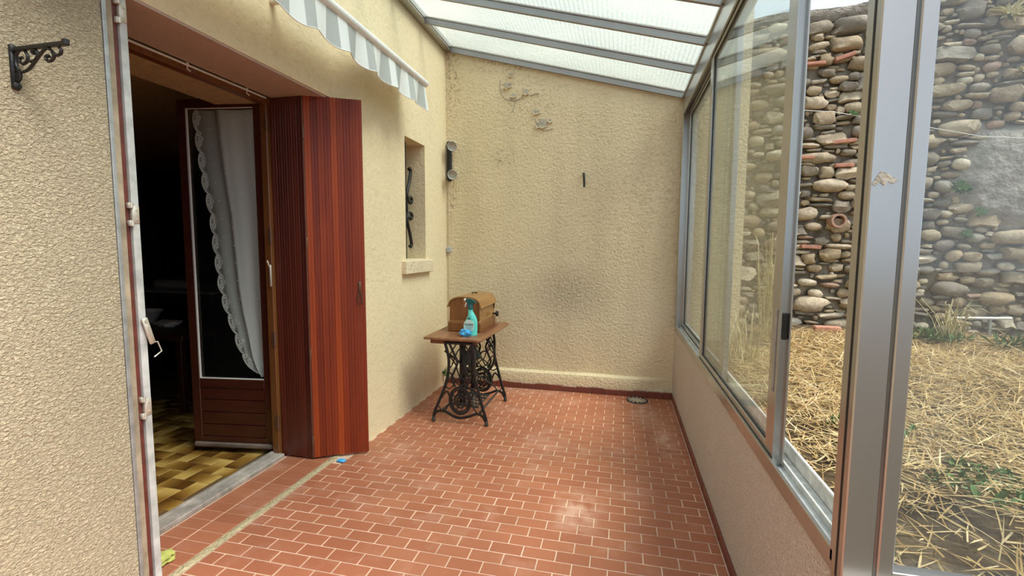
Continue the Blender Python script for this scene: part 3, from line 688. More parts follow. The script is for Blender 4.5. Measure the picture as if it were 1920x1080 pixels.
# left shutter: seen edge on, its leaves stacked in the near reveal
sh_left = empty('folded_shutter', (-2.2, 1.6, 0.012), 'shutter folded edge-on beside the coarse near wall, with grey, red and weathered edges', 'shutter')
def edge(y0, y1, x0, name, mat): MB().box(-2.44, x0, y0, y1, 0.012, 2.645, 0.002).build(name, mat, sh_left)
edge(1.538, 1.5545, -2.064, 'metal_edge', M['zinc']); edge(1.555, 1.583, -2.072, 'weathered_stile', M['weathered_stile'])
edge(1.5845, 1.604, -2.078, 'red_edge', M['edge_red']); edge(1.606, 1.637, -2.066, 'grey_edge', M['edge_grey'])
for z in (0.87, 1.73, 2.57):
    h = MB(); h.box(-2.080, -2.062, 1.604, 1.634, z - 0.038, z + 0.038, 0.001); h.tube([(-2.060, 1.600, z - .05), (-2.060, 1.600, z - .028)], 0.007, 8); h.tube([(-2.060, 1.600, z + .028), (-2.060, 1.600, z + .05)], 0.007, 8)
    h.box(-2.080, -2.060, 1.59, 1.603, z - 0.05, z - 0.026, 0.001); h.box(-2.080, -2.060, 1.59, 1.603, z + 0.026, z + 0.05, 0.001)
    for dz in (-0.02, 0.02): h.lathe([(0.004, 0), (0.003, 0.003)], 8, (-2.062, 1.622, z + dz), 0)
    h.build('hinge', M['hinge_metal'], sh_left)
h = MB(); ux = Vector((0.02, 0.25, -0.97)).normalized()
h2 = MB((-2.060, 1.618, 1.275), ux, Vector((0, 0.97, 0.25)).normalized(), (1, 0, 0))
h2.box(0, 0.125, -0.013, 0.013, 0, 0.012, 0.004); h2.box(0.04, 0.09, -0.003, 0.003, 0.012, 0.014); h2.lathe([(0.008, 0.012), (0.008, 0.016)], 10, (0.014, 0, 0))
h2.tube([(0.118, -0.010, 0.006), (0.125, 0.022, 0.006), (0.175, 0.026, 0.006), (0.185, -0.014, 0.006)], 0.0032, 6)
h2.build('latch_handle', M['hinge_metal'], sh_left)

# ================================================================== GLAZED DOOR + CURTAIN
DH, DF = Vector((-2.532, 2.955, 0)), Vector((-3.205, 2.858, 0))
dx = (DF - DH).normalized(); dn = Vector((dx.y, -dx.x, 0)); dn = -dn if dn.y > 0 else dn; DW = (DF - DH).length
door = empty('glazed_door', (-2.87, 2.90, 0.02), 'dark red glazed door opened into the room, lace curtain behind its pane', 'door')
D = dict(o=tuple(DH), x=tuple(dx), y=tuple(dn), z=(0, 0, 1))
d = MB(**D)
for (a, b, c, e) in ((0, 0.092, 0.022, 2.665), (DW - 0.068, DW, 0.022, 2.665), (0.09, DW - 0.066, 2.598, 2.665), (0.09, DW - 0.066, 0.505, 0.575), (0.09, DW - 0.066, 0.022, 0.115)):
    d.box(a, b, -0.04, 0.0, c, e, 0.004)
d.build('door_frame', M['door_wood'], door)
for i in range(4):
    MB(**D).box(0.092, DW - 0.068, -0.032, -0.006, 0.117 + i * 0.0975, 0.117 + (i + 1) * 0.0975 - 0.003, 0.004).build('plank', M['door_wood'], door)
MB(**D).box(0.03, DW - 0.012, 0.0, 0.028, 0.04, 0.078, 0.010).build('drip_rail', M['drip_wood'], door)
bd = MB(**D)
for (a, b, c, e) in ((DW - 0.080, DW - 0.068, 0.575, 2.598), (0.092, DW - 0.07, 0.575, 0.584), (0.092, DW - 0.07, 2.592, 2.598)): bd.box(a, b, -0.012, 0.001, c, e, 0.002)
bd.build('glazing_bead', M['white_paint'], door)
MB(**D).box(0.092, DW - 0.075, -0.020, -0.015, 0.580, 2.595).build('glass', M['glass_door'], door)
hd = MB(**D)
for z in (0.3, 1.3, 2.3): hd.tube([(-0.004, 0.002, z), (-0.004, 0.002, z + 0.11)], 0.008, 8)
hd.build('hinge', M['rust_metal'], door)
# curtain: gathered net, drawn to the hinge side at the bottom
edge_pts = [(2.592, 0.565), (2.34, 0.545), (2.07, 0.515), (1.835, 0.472), (1.558, 0.452), (1.278, 0.425), (1.10, 0.385), (0.957, 0.335), (0.757, 0.270), (0.66, 0.205), (0.612, 0.150)]
def left_at(z):
    for (za, a), (zb, b) in zip(edge_pts, edge_pts[1:]):
        if za >= z >= zb: return a + (b - a) * (za - z) / (za - zb)
    return edge_pts[0][1] if z > 2.5 else edge_pts[-1][1]
def right_at(z): return 0.088 + 0.030 * max(0, (1.35 - z)) * 0.4
def cur(u, v):
    z = 2.594 - v * (2.594 - 0.612)
    a, b = right_at(z), left_at(z)
    s_ = a + (b - a) * u
    fold = 0.013 * math.sin(u * 15 + 0.7 * math.sin(v * 3)) * (0.5 + 0.5 * v) + 0.016 * math.exp(-((u - 0.63 + 0.08 * v) / 0.07) ** 2)
    z -= 0.02 * math.sin(u * 3.1) * v * v
    return Vector((s_, -0.055 + fold, z))
cm = MB(**D); cm.grid(lambda u, v: tuple(cur(u, v)), 60, 90)
curtain = tag(cm.build('lace_curtain', M['lace_net'], org=(-2.85, 2.97, 0.60)), 'white net curtain with scalloped flower lace edge, hung behind the door glass', 'curtain')
me = curtain.data; uvl = me.uv_layers.new(name='uv')
for lp in me.loops:
    co = me.vertices[lp.vertex_index].co; uvl.data[lp.index].uv = (lp.vertex_index % 61 / 60 * 0.62, co.z)
# scalloped lace border + flowers
bo = MB(**D); N = 260
vs = []
for i in range(N + 1):
    v = i / N; z = 2.594 - v * 1.98
    ph = (v * 13) % 1.0; sc = abs(math.sin(math.pi * ph)) ** 0.6
    p = cur(1.0, v); pin = cur(0.93, v); wd = 0.012 + 0.028 * sc + 0.002 * math.sin(v * 700)
    ou = Vector((p.x + wd, p.y, p.z)); inn = Vector((p.x + wd - 0.014 - 0.004 * sc, p.y - 0.001, p.z))
    vs += [tuple(ou), tuple(inn)]
bo.add(vs, [(2 * i, 2 * i + 1, 2 * i + 3, 2 * i + 2) for i in range(N)], True)
bo.build('scalloped_border', M['lace_solid'], curtain)
n2 = MB(**D); vs = []
for i in range(N + 1):
    v = i / N; ph = (v * 13) % 1.0; sc = abs(math.sin(math.pi * ph)) ** 0.6; p = cur(1.0, v); vs += [(p.x + 0.030 * sc, p.y, p.z), (p.x - 0.002, p.y, p.z)]
n2.add(vs, [(2 * i, 2 * i + 1, 2 * i + 3, 2 * i + 2) for i in range(N)], True)
o = n2.build('border_net', M['lace_net'], curtain)
u2 = o.data.uv_layers.new(name='uv')
for lp in o.data.loops: co = o.data.vertices[lp.vertex_index].co; u2.data[lp.index].uv = (0.7 + co.x, co.z)
fm = MB((0, 0, 0), tuple(dx), tuple(dn), (0, 0, 1))
for k in range(5):
    a = 2 * math.pi * k / 5 + 0.3; c = (0.0095 * math.cos(a), 0.0095 * math.sin(a))
    fm.prism([(c[0] + 0.0062 * math.cos(t * 2 * math.pi / 7), c[1] + 0.0062 * math.sin(t * 2 * math.pi / 7)) for t in range(7)], 1, -0.001, 0.001)
fme = fm.mesh('flower', M['lace_solid'])
lf = MB((0, 0, 0), tuple(dx), tuple(dn), (0, 0, 1)); lf.prism([(0.007 * math.cos(t * 2 * math.pi / 6), 0.007 * math.sin(t * 2 * math.pi / 6)) for t in range(6)], 1, -0.001, 0.001); dme = lf.mesh('dot', M['lace_solid'])
for i in range(13):
    for (dv, du) in ((0.10, 0.0), (0.34, -0.012), (0.56, 0.004)):
        v = (i + dv) / 13; p = cur(1.0, v); w_ = DH + dx * (p.x + du) + dn * (p.y + 0.003); inst('flower', fme, (w_.x, w_.y, p.z), curtain, scale=(1.45, 1.45, 1.45))
    for (dv, du) in ((0.72, 0.010), (0.82, 0.018), (0.92, 0.010)):
        v = (i + dv) / 13; p = cur(1.0, v); w_ = DH + dx * (p.x + du) + dn * (p.y + 0.003); inst('dot', dme, (w_.x, w_.y, p.z), curtain)
for i in range(14):
    for u in (0.18, 0.42, 0.60, 0.82):
        v = (i + 0.5 + 0.5 * (u in (0.42, 0.82))) / 15; p = cur(u, v); w_ = DH + dx * p.x + dn * (p.y + 0.003); inst('dot', dme, (w_.x, w_.y, p.z), curtain, scale=(.7, .7, .7))
rp_ = MB(**D); rp_.blob((0.098, -0.045, 1.31), (0.018, 0.01, 0.055), 2, 0.5, 3, 2); rp_.build('bunched_edge', M['lace_solid'], curtain)
# thin curtain rail under the lintel
cr_ = empty('curtain_rail', (-2.47, 2.3, 2.63), 'thin white curtain rail under the door lintel with small hooks', 'curtain rail')
c1 = MB(); c1.tube([(-2.462, 1.66, 2.634), (-2.462, 2.89, 2.634)], 0.007, 8); c1.build('rail', M['white_paint'], cr_)
for yq in (1.70, 2.28, 2.72):
    c2 = MB(); c2.tube([(-2.462, yq, 2.634), (-2.462, yq, 2.612), (-2.455, yq + 0.012, 2.602), (-2.462, yq + 0.02, 2.610)], 0.0035, 6); c2.box(-2.468, -2.456, yq - 0.006, yq + 0.006, 2.63, 2.648); c2.build('hook', M['white_paint'], cr_)

# ================================================================== AWNING
aw = empty('awning', (-1.9, 2.6, 3.0), 'rolled-up awning with grey and white striped scalloped valance above the door', 'awning')
AY0, AY1 = 0.95, 3.985
a1 = MB(); a1.tube([(-1.735, AY0, 3.045), (-1.735, AY1, 3.045)], 0.030, 14); a1.box(-1.765, -1.735, AY0, AY1, 3.02, 3.07, 0.004); a1.build('front_bar', M['white_paint'], aw)
a2 = MB(); a2.tube([(-1.735, AY1, 3.045), (-1.735, AY1 + 0.012, 3.045)], 0.033, 14); a2.build('end_cap', M['white_paint'], aw)
def roll(u, v):
    yq = AY0 + u * (AY1 - 0.03 - AY0); a = v * 2 * math.pi; r = 0.046 + 0.004 * noise.noise((yq * 2, 0, 0))
    return (-1.865 + r * math.cos(a), yq, 3.085 + r * math.sin(a))
a3 = MB(); a3.grid(roll, 40, 16); a3.build('cloth_roll', M['awning'], aw)
a4 = MB(); a4.tube([(-1.865, AY0 - .02, 3.085), (-1.865, AY1 - 0.01, 3.085)], 0.02, 10)
for yq in (1.3, 2.5, 3.8): a4.box(L0 - 0.01 if yq < 3 else L1 - 0.01, -1.85, yq - 0.02, yq + 0.02, 3.03, 3.07, 0.004)
a4.build('wall_bracket', M['white_paint'], aw)
for k in range(9):
    a5 = MB(); yq = 1.2 + k * 0.33; a5.tube([(-1.86, yq, 3.128), (-1.80, yq + 0.02, 3.105), (-1.742, yq + 0.03, 3.078)], 0.006, 6); a5.box(-1.765, -1.735, yq - 0.05, yq + 0.08, 3.07, 3.080, 0.003)
    a5.build('cloth_clip', M['white_paint'], aw)
def top_cloth(u, v):
    yq = AY0 + u * (AY1 - 0.04 - AY0); return (-1.855 + v * 0.115, yq, 3.130 - 0.055 * v + 0.006 * math.sin(yq * 19) * math.sin(v * 3.1))
a6 = MB(); a6.grid(top_cloth, 60, 4); a6.build('top_cloth', M['awning'], aw)
def val(u, v):
    yq = AY0 + u * (AY1 - 0.005 - AY0); ph = (yq - 3.985) / 0.335 * 2 * math.pi
    drop = 0.205 + 0.016 * math.cos(ph) + 0.010 * noise.noise((yq * 2.1, 3, 0)) - 0.015 * (1 - min(1, (AY1 - yq) / 2.2)) * 0
    sw = 0.022 * math.sin(ph * 1.0 + 0.8) * v + 0.010 * math.sin(yq * 21) * v
    return (-1.733 + sw + 0.012 * v, yq, 3.022 - v * drop)
a7 = MB(); a7.grid(val, 160, 8); a7.build('valance', M['awning'], aw)
hem = MB(); hem.tube([val(i / 160, 1.0) for i in range(161)], 0.0035, 5); hem.build('hem', M['white_paint'], aw)

# ================================================================== SMALL WINDOW NICHE
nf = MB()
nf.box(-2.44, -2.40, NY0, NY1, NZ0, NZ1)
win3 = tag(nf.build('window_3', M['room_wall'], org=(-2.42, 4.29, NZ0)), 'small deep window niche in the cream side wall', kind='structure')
ws = MB(); ws.box(L1 - 0.2, L1 + 0.052, 3.965, 4.60, 1.338, 1.462, 0.006); ws.box(-2.40, L1, NY0 + 0.002, NY1 - 0.002, 1.40, 1.475, 0.003)
ws.build('window_sill', M['sill_plaster'], win3)
gr = empty('window_grille', (-2.08, 4.3, NZ0), 'black wrought-iron scroll grille inside the small window niche', 'window grille')
GX = -2.085
g = MB()
for yq in (4.105, 4.29): g.tube([(GX, yq, NZ0 + 0.02), (GX, yq, NZ1 - 0.002)], 0.008, 6)
g.build('bar', M['cast_iron'], gr)
def scroll(cy, s, z0):
    pts = []
    for k in range(12): a = k / 11 * 4.6; r = 0.012 + 0.032 * (k / 11); pts.append((GX, cy + s * (0.05 - r * math.cos(a) * 1.0), z0 + 0.40 + r * math.sin(a)))
    return pts
for sgn in (1, -1):
    z0 = 1.985
    P_ = [(0.012, 0.50), (0.028, 0.515), (0.045, 0.50), (0.045, 0.465), (0.022, 0.35), (-0.01, 0.24), (-0.02, 0.17), (0.0, 0.105), (0.035, 0.085), (0.058, 0.11), (0.055, 0.15), (0.03, 0.165), (0.02, 0.14)]
    gg = MB(); gg.tube(spline([(GX, 4.35 + a * 1.35, z0 + sgn * (b * 0.80 - 0.02)) for a, b in P_], 4), 0.0155, 6); gg.build('scroll', M['cast_iron'], gr)
gg = MB(); gg.box(GX - .012, GX + .012, 4.30, 4.325, 1.93, 2.04, 0.002); gg.build('collar', M['cast_iron'], gr)

# ================================================================== BACK-WALL FITTINGS
lamp = empty('wall_lamp', (-1.93, BY - 0.01, 2.35), 'black wall bar with two frosted glass spots in the room corner', 'wall lamp')
l1 = MB(); l1.box(-1.958, -1.902, BY - 0.035, BY - 0.001, 2.345, 2.79, 0.010); l1.build('bar', M['black_plastic'], lamp)
for z in (2.40, 2.71):
    c = Vector((-1.893, BY - 0.05, z + 0.02)); ax = Vector((0.42, -0.88, -0.20)).normalized(); u = ax.orthogonal().normalized(); v = ax.cross(u)
    sp = MB(c, u, v, ax)
    sp.lathe([(0.012, -0.02), (0.030, 0.0), (0.040, 0.03), (0.054, 0.10), (0.054, 0.112), (0.048, 0.112), (0.040, 0.08), (0.0, 0.07)], 20)
    o = sp.build('spot', M['frosted'], lamp)
    ri = MB(c, u, v, ax); ri.tube([(0.051 * math.cos(k / 20 * 6.2832), 0.051 * math.sin(k / 20 * 6.2832), 0.112) for k in range(20)], 0.004, 6, closed=True); ri.build('rim', M['zinc'], o)
    st_ = MB(c, u, v, ax); st_.tube([(0, 0, -0.05), (0, 0, 0.0)], 0.012, 8); st_.build('stem', M['black_plastic'], o)
jb = empty('junction_box', (-1.945, BY - 0.02, 1.53), 'small grey junction box with cable in the wall corner', 'junction box')
MB().box(-1.968, -1.918, BY - 0.032, BY - 0.001, 1.532, 1.59, 0.004).build('box', M['grey_box'], jb)
MB().tube([(-1.945, BY - 0.005, 2.35), (-1.946, BY - 0.006, 1.59)], 0.005, 6).build('cable', M['sill_plaster'], jb)
MB().tube([(-1.945, BY - 0.005, 1.53), (-1.948, BY - 0.005, 0.5)], 0.004, 6).build('cable', M['sill_plaster'], jb)
hk = MB(); hk.tube([(-0.405, BY + 0.01, 2.39), (-0.405, BY - 0.03, 2.385), (-0.40, BY - 0.05, 2.36), (-0.395, BY - 0.055, 2.24)], [0.012, 0.012, 0.013, 0.011], 8)
tag(hk.build('iron_hook', M['cast_iron']), 'rusty black iron peg sticking out of the back wall', 'hook')
dg = empty('floor_drain', (0.21, 4.93, 0.0), 'round metal drain grate set in the tiles by the back wall', 'drain')
d1 = MB(); d1.lathe([(0.0, 0.0005), (0.112, 0.0005), (0.110, 0.006), (0.092, 0.007), (0.090, 0.003), (0.0, 0.003)], 28, (0.21, 4.93, 0)); d1.build('rim', M['grey_iron'], dg)
d2 = MB()
for k in range(12):
    a = k / 12 * 6.2832; e = MB((0.21, 4.93, 0), (math.cos(a), math.sin(a), 0), (-math.sin(a), math.cos(a), 0)); e.box(0.03, 0.094, -0.010, 0.010, 0.003, 0.0085, 0.001); d2.v += e.v[:]; b0 = len(d2.v) - len(e.v); d2.f += [tuple(i + b0 for i in f_) for f_ in e.f]; d2.sm += e.sm
d2.lathe([(0.0, 0.003), (0.046, 0.003), (0.046, 0.009), (0.0, 0.0095)], 16, (0.21, 4.93, 0)); d2.build('grate', M['drain_iron'], dg)

# shelf bracket on the near wall (scroll work stands out from the wall in +x)
sb = empty('shelf_bracket', (-2.06, 1.236, 2.14), 'black wrought-iron scroll shelf bracket on the coarse cream wall', 'bracket')
BYY = 1.236
b1 = MB(); b1.box(-2.072, -2.060, BYY - 0.012, BYY + 0.012, 2.135, 2.285, 0.004)
for z in (2.148, 2.268): b1.lathe([(0.012, 0), (0.012, 0.006), (0.004, 0.009)], 10, (-2.062, BYY, z), 0)
b1.build('wall_plate', M['cast_iron'], sb)
b2 = MB(); b2.box(-2.065, -1.815, BYY - 0.008, BYY + 0.008, 2.262, 2.276, 0.003); b2.box(-1.835, -1.815, BYY - 0.008, BYY + 0.008, 2.27, 2.283, 0.003); b2.build('arm', M['cast_iron'], sb)
for pts in ([(-2.059, 2.201), (-2.03, 2.192), (-1.999, 2.199), (-1.97, 2.22), (-1.944, 2.241), (-1.919, 2.258), (-1.901, 2.258), (-1.885, 2.246), (-1.881, 2.231), (-1.894, 2.218), (-1.911, 2.219), (-1.917, 2.23), (-1.909, 2.237), (-1.901, 2.232)],
            [(-2.044, 2.198), (-2.057, 2.22), (-2.054, 2.246), (-2.037, 2.264), (-2.016, 2.264), (-2.0, 2.243), (-2.005, 2.225), (-2.024, 2.218), (-2.038, 2.227), (-2.037, 2.238), (-2.024, 2.239)],
            [(-1.999, 2.228), (-1.982, 2.223), (-1.96, 2.23), (-1.952, 2.248), (-1.96, 2.257), (-1.972, 2.258), (-1.978, 2.252), (-1.967, 2.248)],
            [(-1.885, 2.246), (-1.869, 2.234), (-1.852, 2.237), (-1.846, 2.249), (-1.855, 2.258)], [(-2.042, 2.194), (-2.039, 2.178), (-2.048, 2.166), (-2.063, 2.167), (-2.067, 2.176)]):
    b3 = MB(); b3.tube(spline([(a, BYY, b) for a, b in pts], 4), 0.0052, 6); b3.build('scroll', M['cast_iron'], sb)

# ================================================================== SEWING TABLE
tb = empty('sewing_table', (-1.42, 4.3, 0), 'antique treadle sewing table with wooden top and black cast-iron legs', 'table')
t1 = MB()
t1.prism([(-1.715, 3.845), (-1.20, 3.835), (-1.165, 3.875), (-1.150, 4.80), (-1.18, 4.84), (-1.69, 4.84), (-1.72, 4.80)], 2, 0.763, 0.786)
o = t1.build('tabletop', M['table_wood'], tb)
bv = o.modifiers.new('bev', 'BEVEL'); bv.width = 0.006; bv.segments = 2; bv.limit_method = 'ANGLE'
MB().box(-1.66, -1.225, 3.875, 4.60, 0.725, 0.763, 0.004).build('apron', M['table_edge'], tb)
MB().box(-1.262, -1.222, 4.16, 4.70, 0.786, 0.7885, 0.001).build('inlay_slot', M['table_edge'], tb)
def frame(yf, name):
    fr_ = MB()
    def c(pts, r, closed=False, sub=4): fr_.tube(spline([(a, yf, b) for a, b in pts], sub, closed), r, 6, closed=closed, sq=1.5)
    OL = [(-1.515, 0.735), (-1.488, 0.635), (-1.480, 0.556), (-1.490, 0.45), (-1.517, 0.342), (-1.567, 0.218), (-1.610, 0.121), (-1.630, 0.06), (-1.632, 0.012)]
    OR = [(-1.262, 0.735), (-1.246, 0.623), (-1.247, 0.519), (-1.237, 0.441), (-1.210, 0.339), (-1.177, 0.211), (-1.146, 0.109), (-1.131, 0.06), (-1.129, 0.012)]
    c(OL, 0.0095); c(OR, 0.0095)
    c([(-1.632, 0.03), (-1.612, 0.085), (-1.562, 0.108), (-1.503, 0.098), (-1.441, 0.066), (-1.373, 0.055), (-1.291, 0.075), (-1.224, 0.104), (-1.168, 0.090), (-1.130, 0.03)], 0.0085)
    # medallion low in the middle
    mc = (-1.375, 0.215)
    for rr_, rz_, th_ in ((0.098, 0.122, 0.008), (0.080, 0.102, 0.005), (0.050, 0.066, 0.005), (0.024, 0.03, 0.005)):
        c([(mc[0] + rr_ * math.cos(k / 16 * 6.2832), mc[1] + rz_ * math.sin(k / 16 * 6.2832)) for k in range(16)], th_, True, 2)
    for k in range(8):
        a = k / 8 * 6.2832
        c([(mc[0] + 0.024 * math.cos(a), mc[1] + 0.03 * math.sin(a)), (mc[0] + 0.045 * math.cos(a + .5), mc[1] + 0.06 * math.sin(a + .5)), (mc[0] + 0.08 * math.cos(a + .2), mc[1] + 0.102 * math.sin(a + .2))], 0.004)
    # lattice of curved diamonds
    for s in (1, -1):
        X = lambda d: -1.370 + s * d
        c([(X(0.105), 0.735), (X(0.060), 0.64), (X(0.030), 0.56), (X(0.060), 0.48), (X(0.085), 0.41), (X(0.050), 0.34)], 0.0075)
        c([(X(0.035), 0.735), (X(0.085), 0.66), (X(0.112), 0.60)], 0.006)
        c([(X(0.112), 0.63), (X(0.075), 0.585), (X(0.045), 0.54), (X(0.02), 0.46), (X(0.0), 0.42)], 0.006)
        c([(X(0.115), 0.50), (X(0.085), 0.53), (X(0.055), 0.60), (X(0.03), 0.66), (X(0.0), 0.70)], 0.006)
        c([(X(0.118), 0.48), (X(0.075), 0.44), (X(0.055), 0.38), (X(0.10), 0.32), (X(0.150), 0.34)], 0.006)
        c([(X(0.145), 0.36), (X(0.115), 0.41), (X(0.130), 0.45)], 0.005)
        c([(X(0.098), 0.23), (X(0.125), 0.29), (X(0.160), 0.27), (X(0.182), 0.23)], 0.006)
        c([(X(0.095), 0.20), (X(0.125), 0.15), (X(0.15), 0.115)], 0.006)
        c([(X(0.215), 0.155), (X(0.185), 0.11), (X(0.19), 0.10)], 0.005)
        c([(X(0.0), 0.43), (X(0.045), 0.39), (X(0.0), 0.345)], 0.006)
    fr_.tube([(-1.52, yf, 0.738), (-1.255, yf, 0.738)], 0.012, 6)
    fo = fr_.build('leg_frame', M['cast_iron'], tb)
    for xq in (-1.633, -1.128):
        ff = MB(); ff.lathe([(0.011, 0.0), (0.018, 0.004), (0.017, 0.03), (0.012, 0.05)], 12, (xq, yf, 0)); ff.build('foot', M['grey_iron'], fo)
frame(3.87, 'near'); frame(4.57, 'far')
wh = MB(); wc = (-1.375, 4.40, 0.515)
wh.tube([(wc[0] + 0.178 * math.cos(k / 40 * 6.2832), wc[1], wc[2] + 0.195 * math.sin(k / 40 * 6.2832)) for k in range(40)], 0.013, 8, closed=True)
for k in range(5):
    a = k / 5 * 6.2832 + 0.3
    wh.tube(spline([(wc[0] + r_ * math.cos(a + bend), wc[1], wc[2] + 1.08 * r_ * math.sin(a + bend)) for r_, bend in ((0.02, 0), (0.07, 0.25), (0.12, 0.1), (0.175, 0.35))], 4), 0.007, 6)
wh.lathe([(0.028, -0.03), (0.028, 0.03)], 14, wc, 1); wh.build('flywheel', M['cast_iron'], tb)
w2 = MB()
for r_ in (0.115, 0.085, 0.05): w2.tube([(-1.375 + r_ * math.cos(k / 28 * 6.2832), 4.50, 0.245 + r_ * 1.1 * math.sin(k / 28 * 6.2832)) for k in range(28)], 0.007, 6, closed=True)
w2.build('dress_guard', M['cast_iron'], tb)
tr = MB()
tq = dict(o=(-1.375, 4.20, 0.12), x=(0.98, 0.0, -0.05), y=(0, 1, 0), z=(0.05, 0, 0.98))
tr = MB(**tq); tr.box(-0.13, 0.13, -0.19, -0.17, -0.008, 0.008, 0.002); tr.box(-0.13, 0.13, 0.17, 0.19, -0.008, 0.008, 0.002)
for k in range(9): xk = -0.125 + k * 0.031; tr.box(xk - 0.005, xk + 0.005, -0.18, 0.18, -0.006, 0.006, 0.002)
for yk in (-0.09, 0.0, 0.09): tr.box(-0.13, 0.13, yk - 0.008, yk + 0.008, -0.005, 0.005, 0.001)
tr.build('treadle', M['grey_iron'], tb)
bz = MB(); bz.tube([(-1.52, 3.88, 0.66), (-1.375, 4.2, 0.40), (-1.25, 4.56, 0.16)], 0.010, 6); bz.tube([(-1.25, 3.88, 0.16), (-1.375, 4.2, 0.40), (-1.50, 4.56, 0.66)], 0.010, 6)
bz.tube([(-1.55, 3.9, 0.11), (-1.55, 4.55, 0.11)], 0.009, 6); bz.tube([(-1.20, 3.9, 0.11), (-1.20, 4.55, 0.11)], 0.009, 6); bz.build('cross_brace', M['grey_iron'], tb)
pq = MB((-1.375, 4.17, 0.55), (0.85, 0.25, 0.46), (-0.28, 0.96, 0.0), (-0.46, 0, 0.88)); pq.box(-0.09, 0.09, -0.006, 0.006, -0.06, 0.06, 0.004); pq.build('brace_plate', M['grey_iron'], tb)
pr_ = MB(); pr_.tube([(-1.42, 4.30, 0.13), (-1.40, 4.42, 0.50)], 0.008, 6); pr_.box(-1.445, -1.395, 4.05, 4.10, 0.13, 0.72, 0.004); pr_.box(-1.31, -1.27, 3.98, 4.02, 0.3, 0.73, 0.004); pr_.build('drive_rod', M['cast_iron'], tb)

# sewing machine case on the table
cs = empty('sewing_machine_case', (-1.44, 4.43, 0.786), 'bentwood sewing machine case with domed lid on the iron-legged table', 'case')
CX0, CX1, CY0, CY1, ZT = -1.588, -1.283, 4.17, 4.70, 0.7866
MB().box(CX0 - 0.012, CX1 + 0.012, CY0 - 0.012, CY1 + 0.012, ZT, ZT + 0.095, 0.008).build('base', M['case_end'], cs)
MB().box(CX0 - 0.004, CX1 + 0.004, CY0 - 0.004, CY1 + 0.004, ZT + 0.093, ZT + 0.108, 0.006).build('base_moulding', M['case_wood'], cs)
def prof(e, n=14):
    c_ = (CX0 + CX1) / 2; hw = (CX1 - CX0) / 2 + e; p = []
    for k in range(n + 1):
        a = math.pi * k / n; p.append((c_ + hw * math.copysign(abs(math.cos(a)) ** 0.75, math.cos(a)), ZT + 0.245 + (0.085 + e) * abs(math.sin(a)) ** 0.85))
    return p
MB().prism([(CX1, ZT + 0.105)] + prof(-0.003) + [(CX0, ZT + 0.105)], 1, CY0 + 0.006, CY1 - 0.006).build('body', M['case_wood'], cs)
MB().prism([(CX1 - 0.004, ZT + 0.106)] + prof(-0.007) + [(CX0 + 0.004, ZT + 0.106)], 1, CY0, CY0 + 0.007).build('end_panel', M['case_end'], cs)
MB().prism([(CX1 - 0.004, ZT + 0.106)] + prof(-0.007) + [(CX0 + 0.004, ZT + 0.106)], 1, CY1 - 0.007, CY1).build('end_panel', M['case_end'], cs)
lo = prof(0.010); li = prof(-0.001)
MB().prism([(CX1 + 0.022, ZT + 0.232), (CX1 + 0.017, ZT + 0.25)] + lo[1:-1] + [(CX0 - 0.017, ZT + 0.25), (CX0 - 0.022, ZT + 0.232), (CX0 - 0.002, ZT + 0.238)] + li[1:-1][::-1] + [(CX1 + 0.002, ZT + 0.238)], 1, CY0 - 0.010, CY1 + 0.010, True).build('lid', M['case_wood'], cs)
hn = MB(); hn.tube([((CX0 + CX1) / 2 - 0.02, CY0 + 0.30, ZT + 0.340), ((CX0 + CX1) / 2 - 0.02, CY0 + 0.31, ZT + 0.350), ((CX0 + CX1) / 2 + 0.03, CY0 + 0.31, ZT + 0.350), ((CX0 + CX1) / 2 + 0.03, CY0 + 0.30, ZT + 0.338)], 0.005, 6); hn.build('carry_handle', M['cast_iron'], cs)
kn = MB(); kn.tube([(CX1 + 0.01, 4.60, ZT + 0.125), (CX1 + 0.045, 4.60, ZT + 0.125)], 0.010, 8); kn.lathe([(0.0, 0.04), (0.026, 0.045), (0.030, 0.055), (0.026, 0.068), (0.0, 0.072)], 16, (CX1, 4.60, ZT + 0.125), 0); kn.build('handwheel', M['black_plastic'], cs)
lp = MB(); lp.box(CX1 + 0.0, CX1 + 0.008, 4.665, 4.69, ZT + 0.17, ZT + 0.24, 0.003); lp.build('lid_catch', M['rust_metal'], cs)

# spray bottle
BX, BYq, BZ = -1.322, 4.03, 0.7866
sp = empty('spray_bottle', (BX, BYq, BZ), 'teal spray bottle with pale label and dark trigger on the wooden tabletop', 'bottle')
secs = [(0.0, 0.010, 0.046), (0.006, 0.010, 0.050), (0.022, 0.010, 0.048), (0.030, 0.004, 0.054), (0.06, -0.003, 0.064), (0.09, -0.006, 0.067), (0.12, -0.003, 0.062), (0.15, 0.005, 0.050), (0.18, 0.006, 0.036), (0.205, 0.000, 0.027), (0.225, -0.006, 0.022), (0.235, -0.006, 0.024), (0.243, -0.006, 0.024)]
bt = MB()
n = 20; vs = [((cx + hw * math.cos(k / n * 6.2832)) + BX, BYq + min(hw, 0.034) * math.sin(k / n * 6.2832), BZ + z) for z, cx, hw in secs for k in range(n)]
bt.add(vs, [(i * n + k, i * n + (k + 1) % n, (i + 1) * n + (k + 1) % n, (i + 1) * n + k) for i in range(len(secs) - 1) for k in range(n)] + [tuple(range(n))[::-1], tuple(range((len(secs) - 1) * n, len(secs) * n))], True)
bt.build('body', M['teal'], sp)
FY = BYq - 0.0345
lb = MB((BX - 0.010, FY, BZ + 0.088)); lb.prism([(0.050 * math.cos(a), 0.052 * math.sin(a) * (1.18 if math.sin(a) > 0 else 1)) for a in [k / 24 * 6.2832 for k in range(24)]], 1, -0.0025, 0.004); lab = lb.build('label', M['label'], sp)
MB((BX - 0.008, FY - 0.003, BZ + 0.105)).box(-0.042, 0.040, -0.001, 0.002, -0.009, 0.009).build('label_band', M['label_band'], lab)
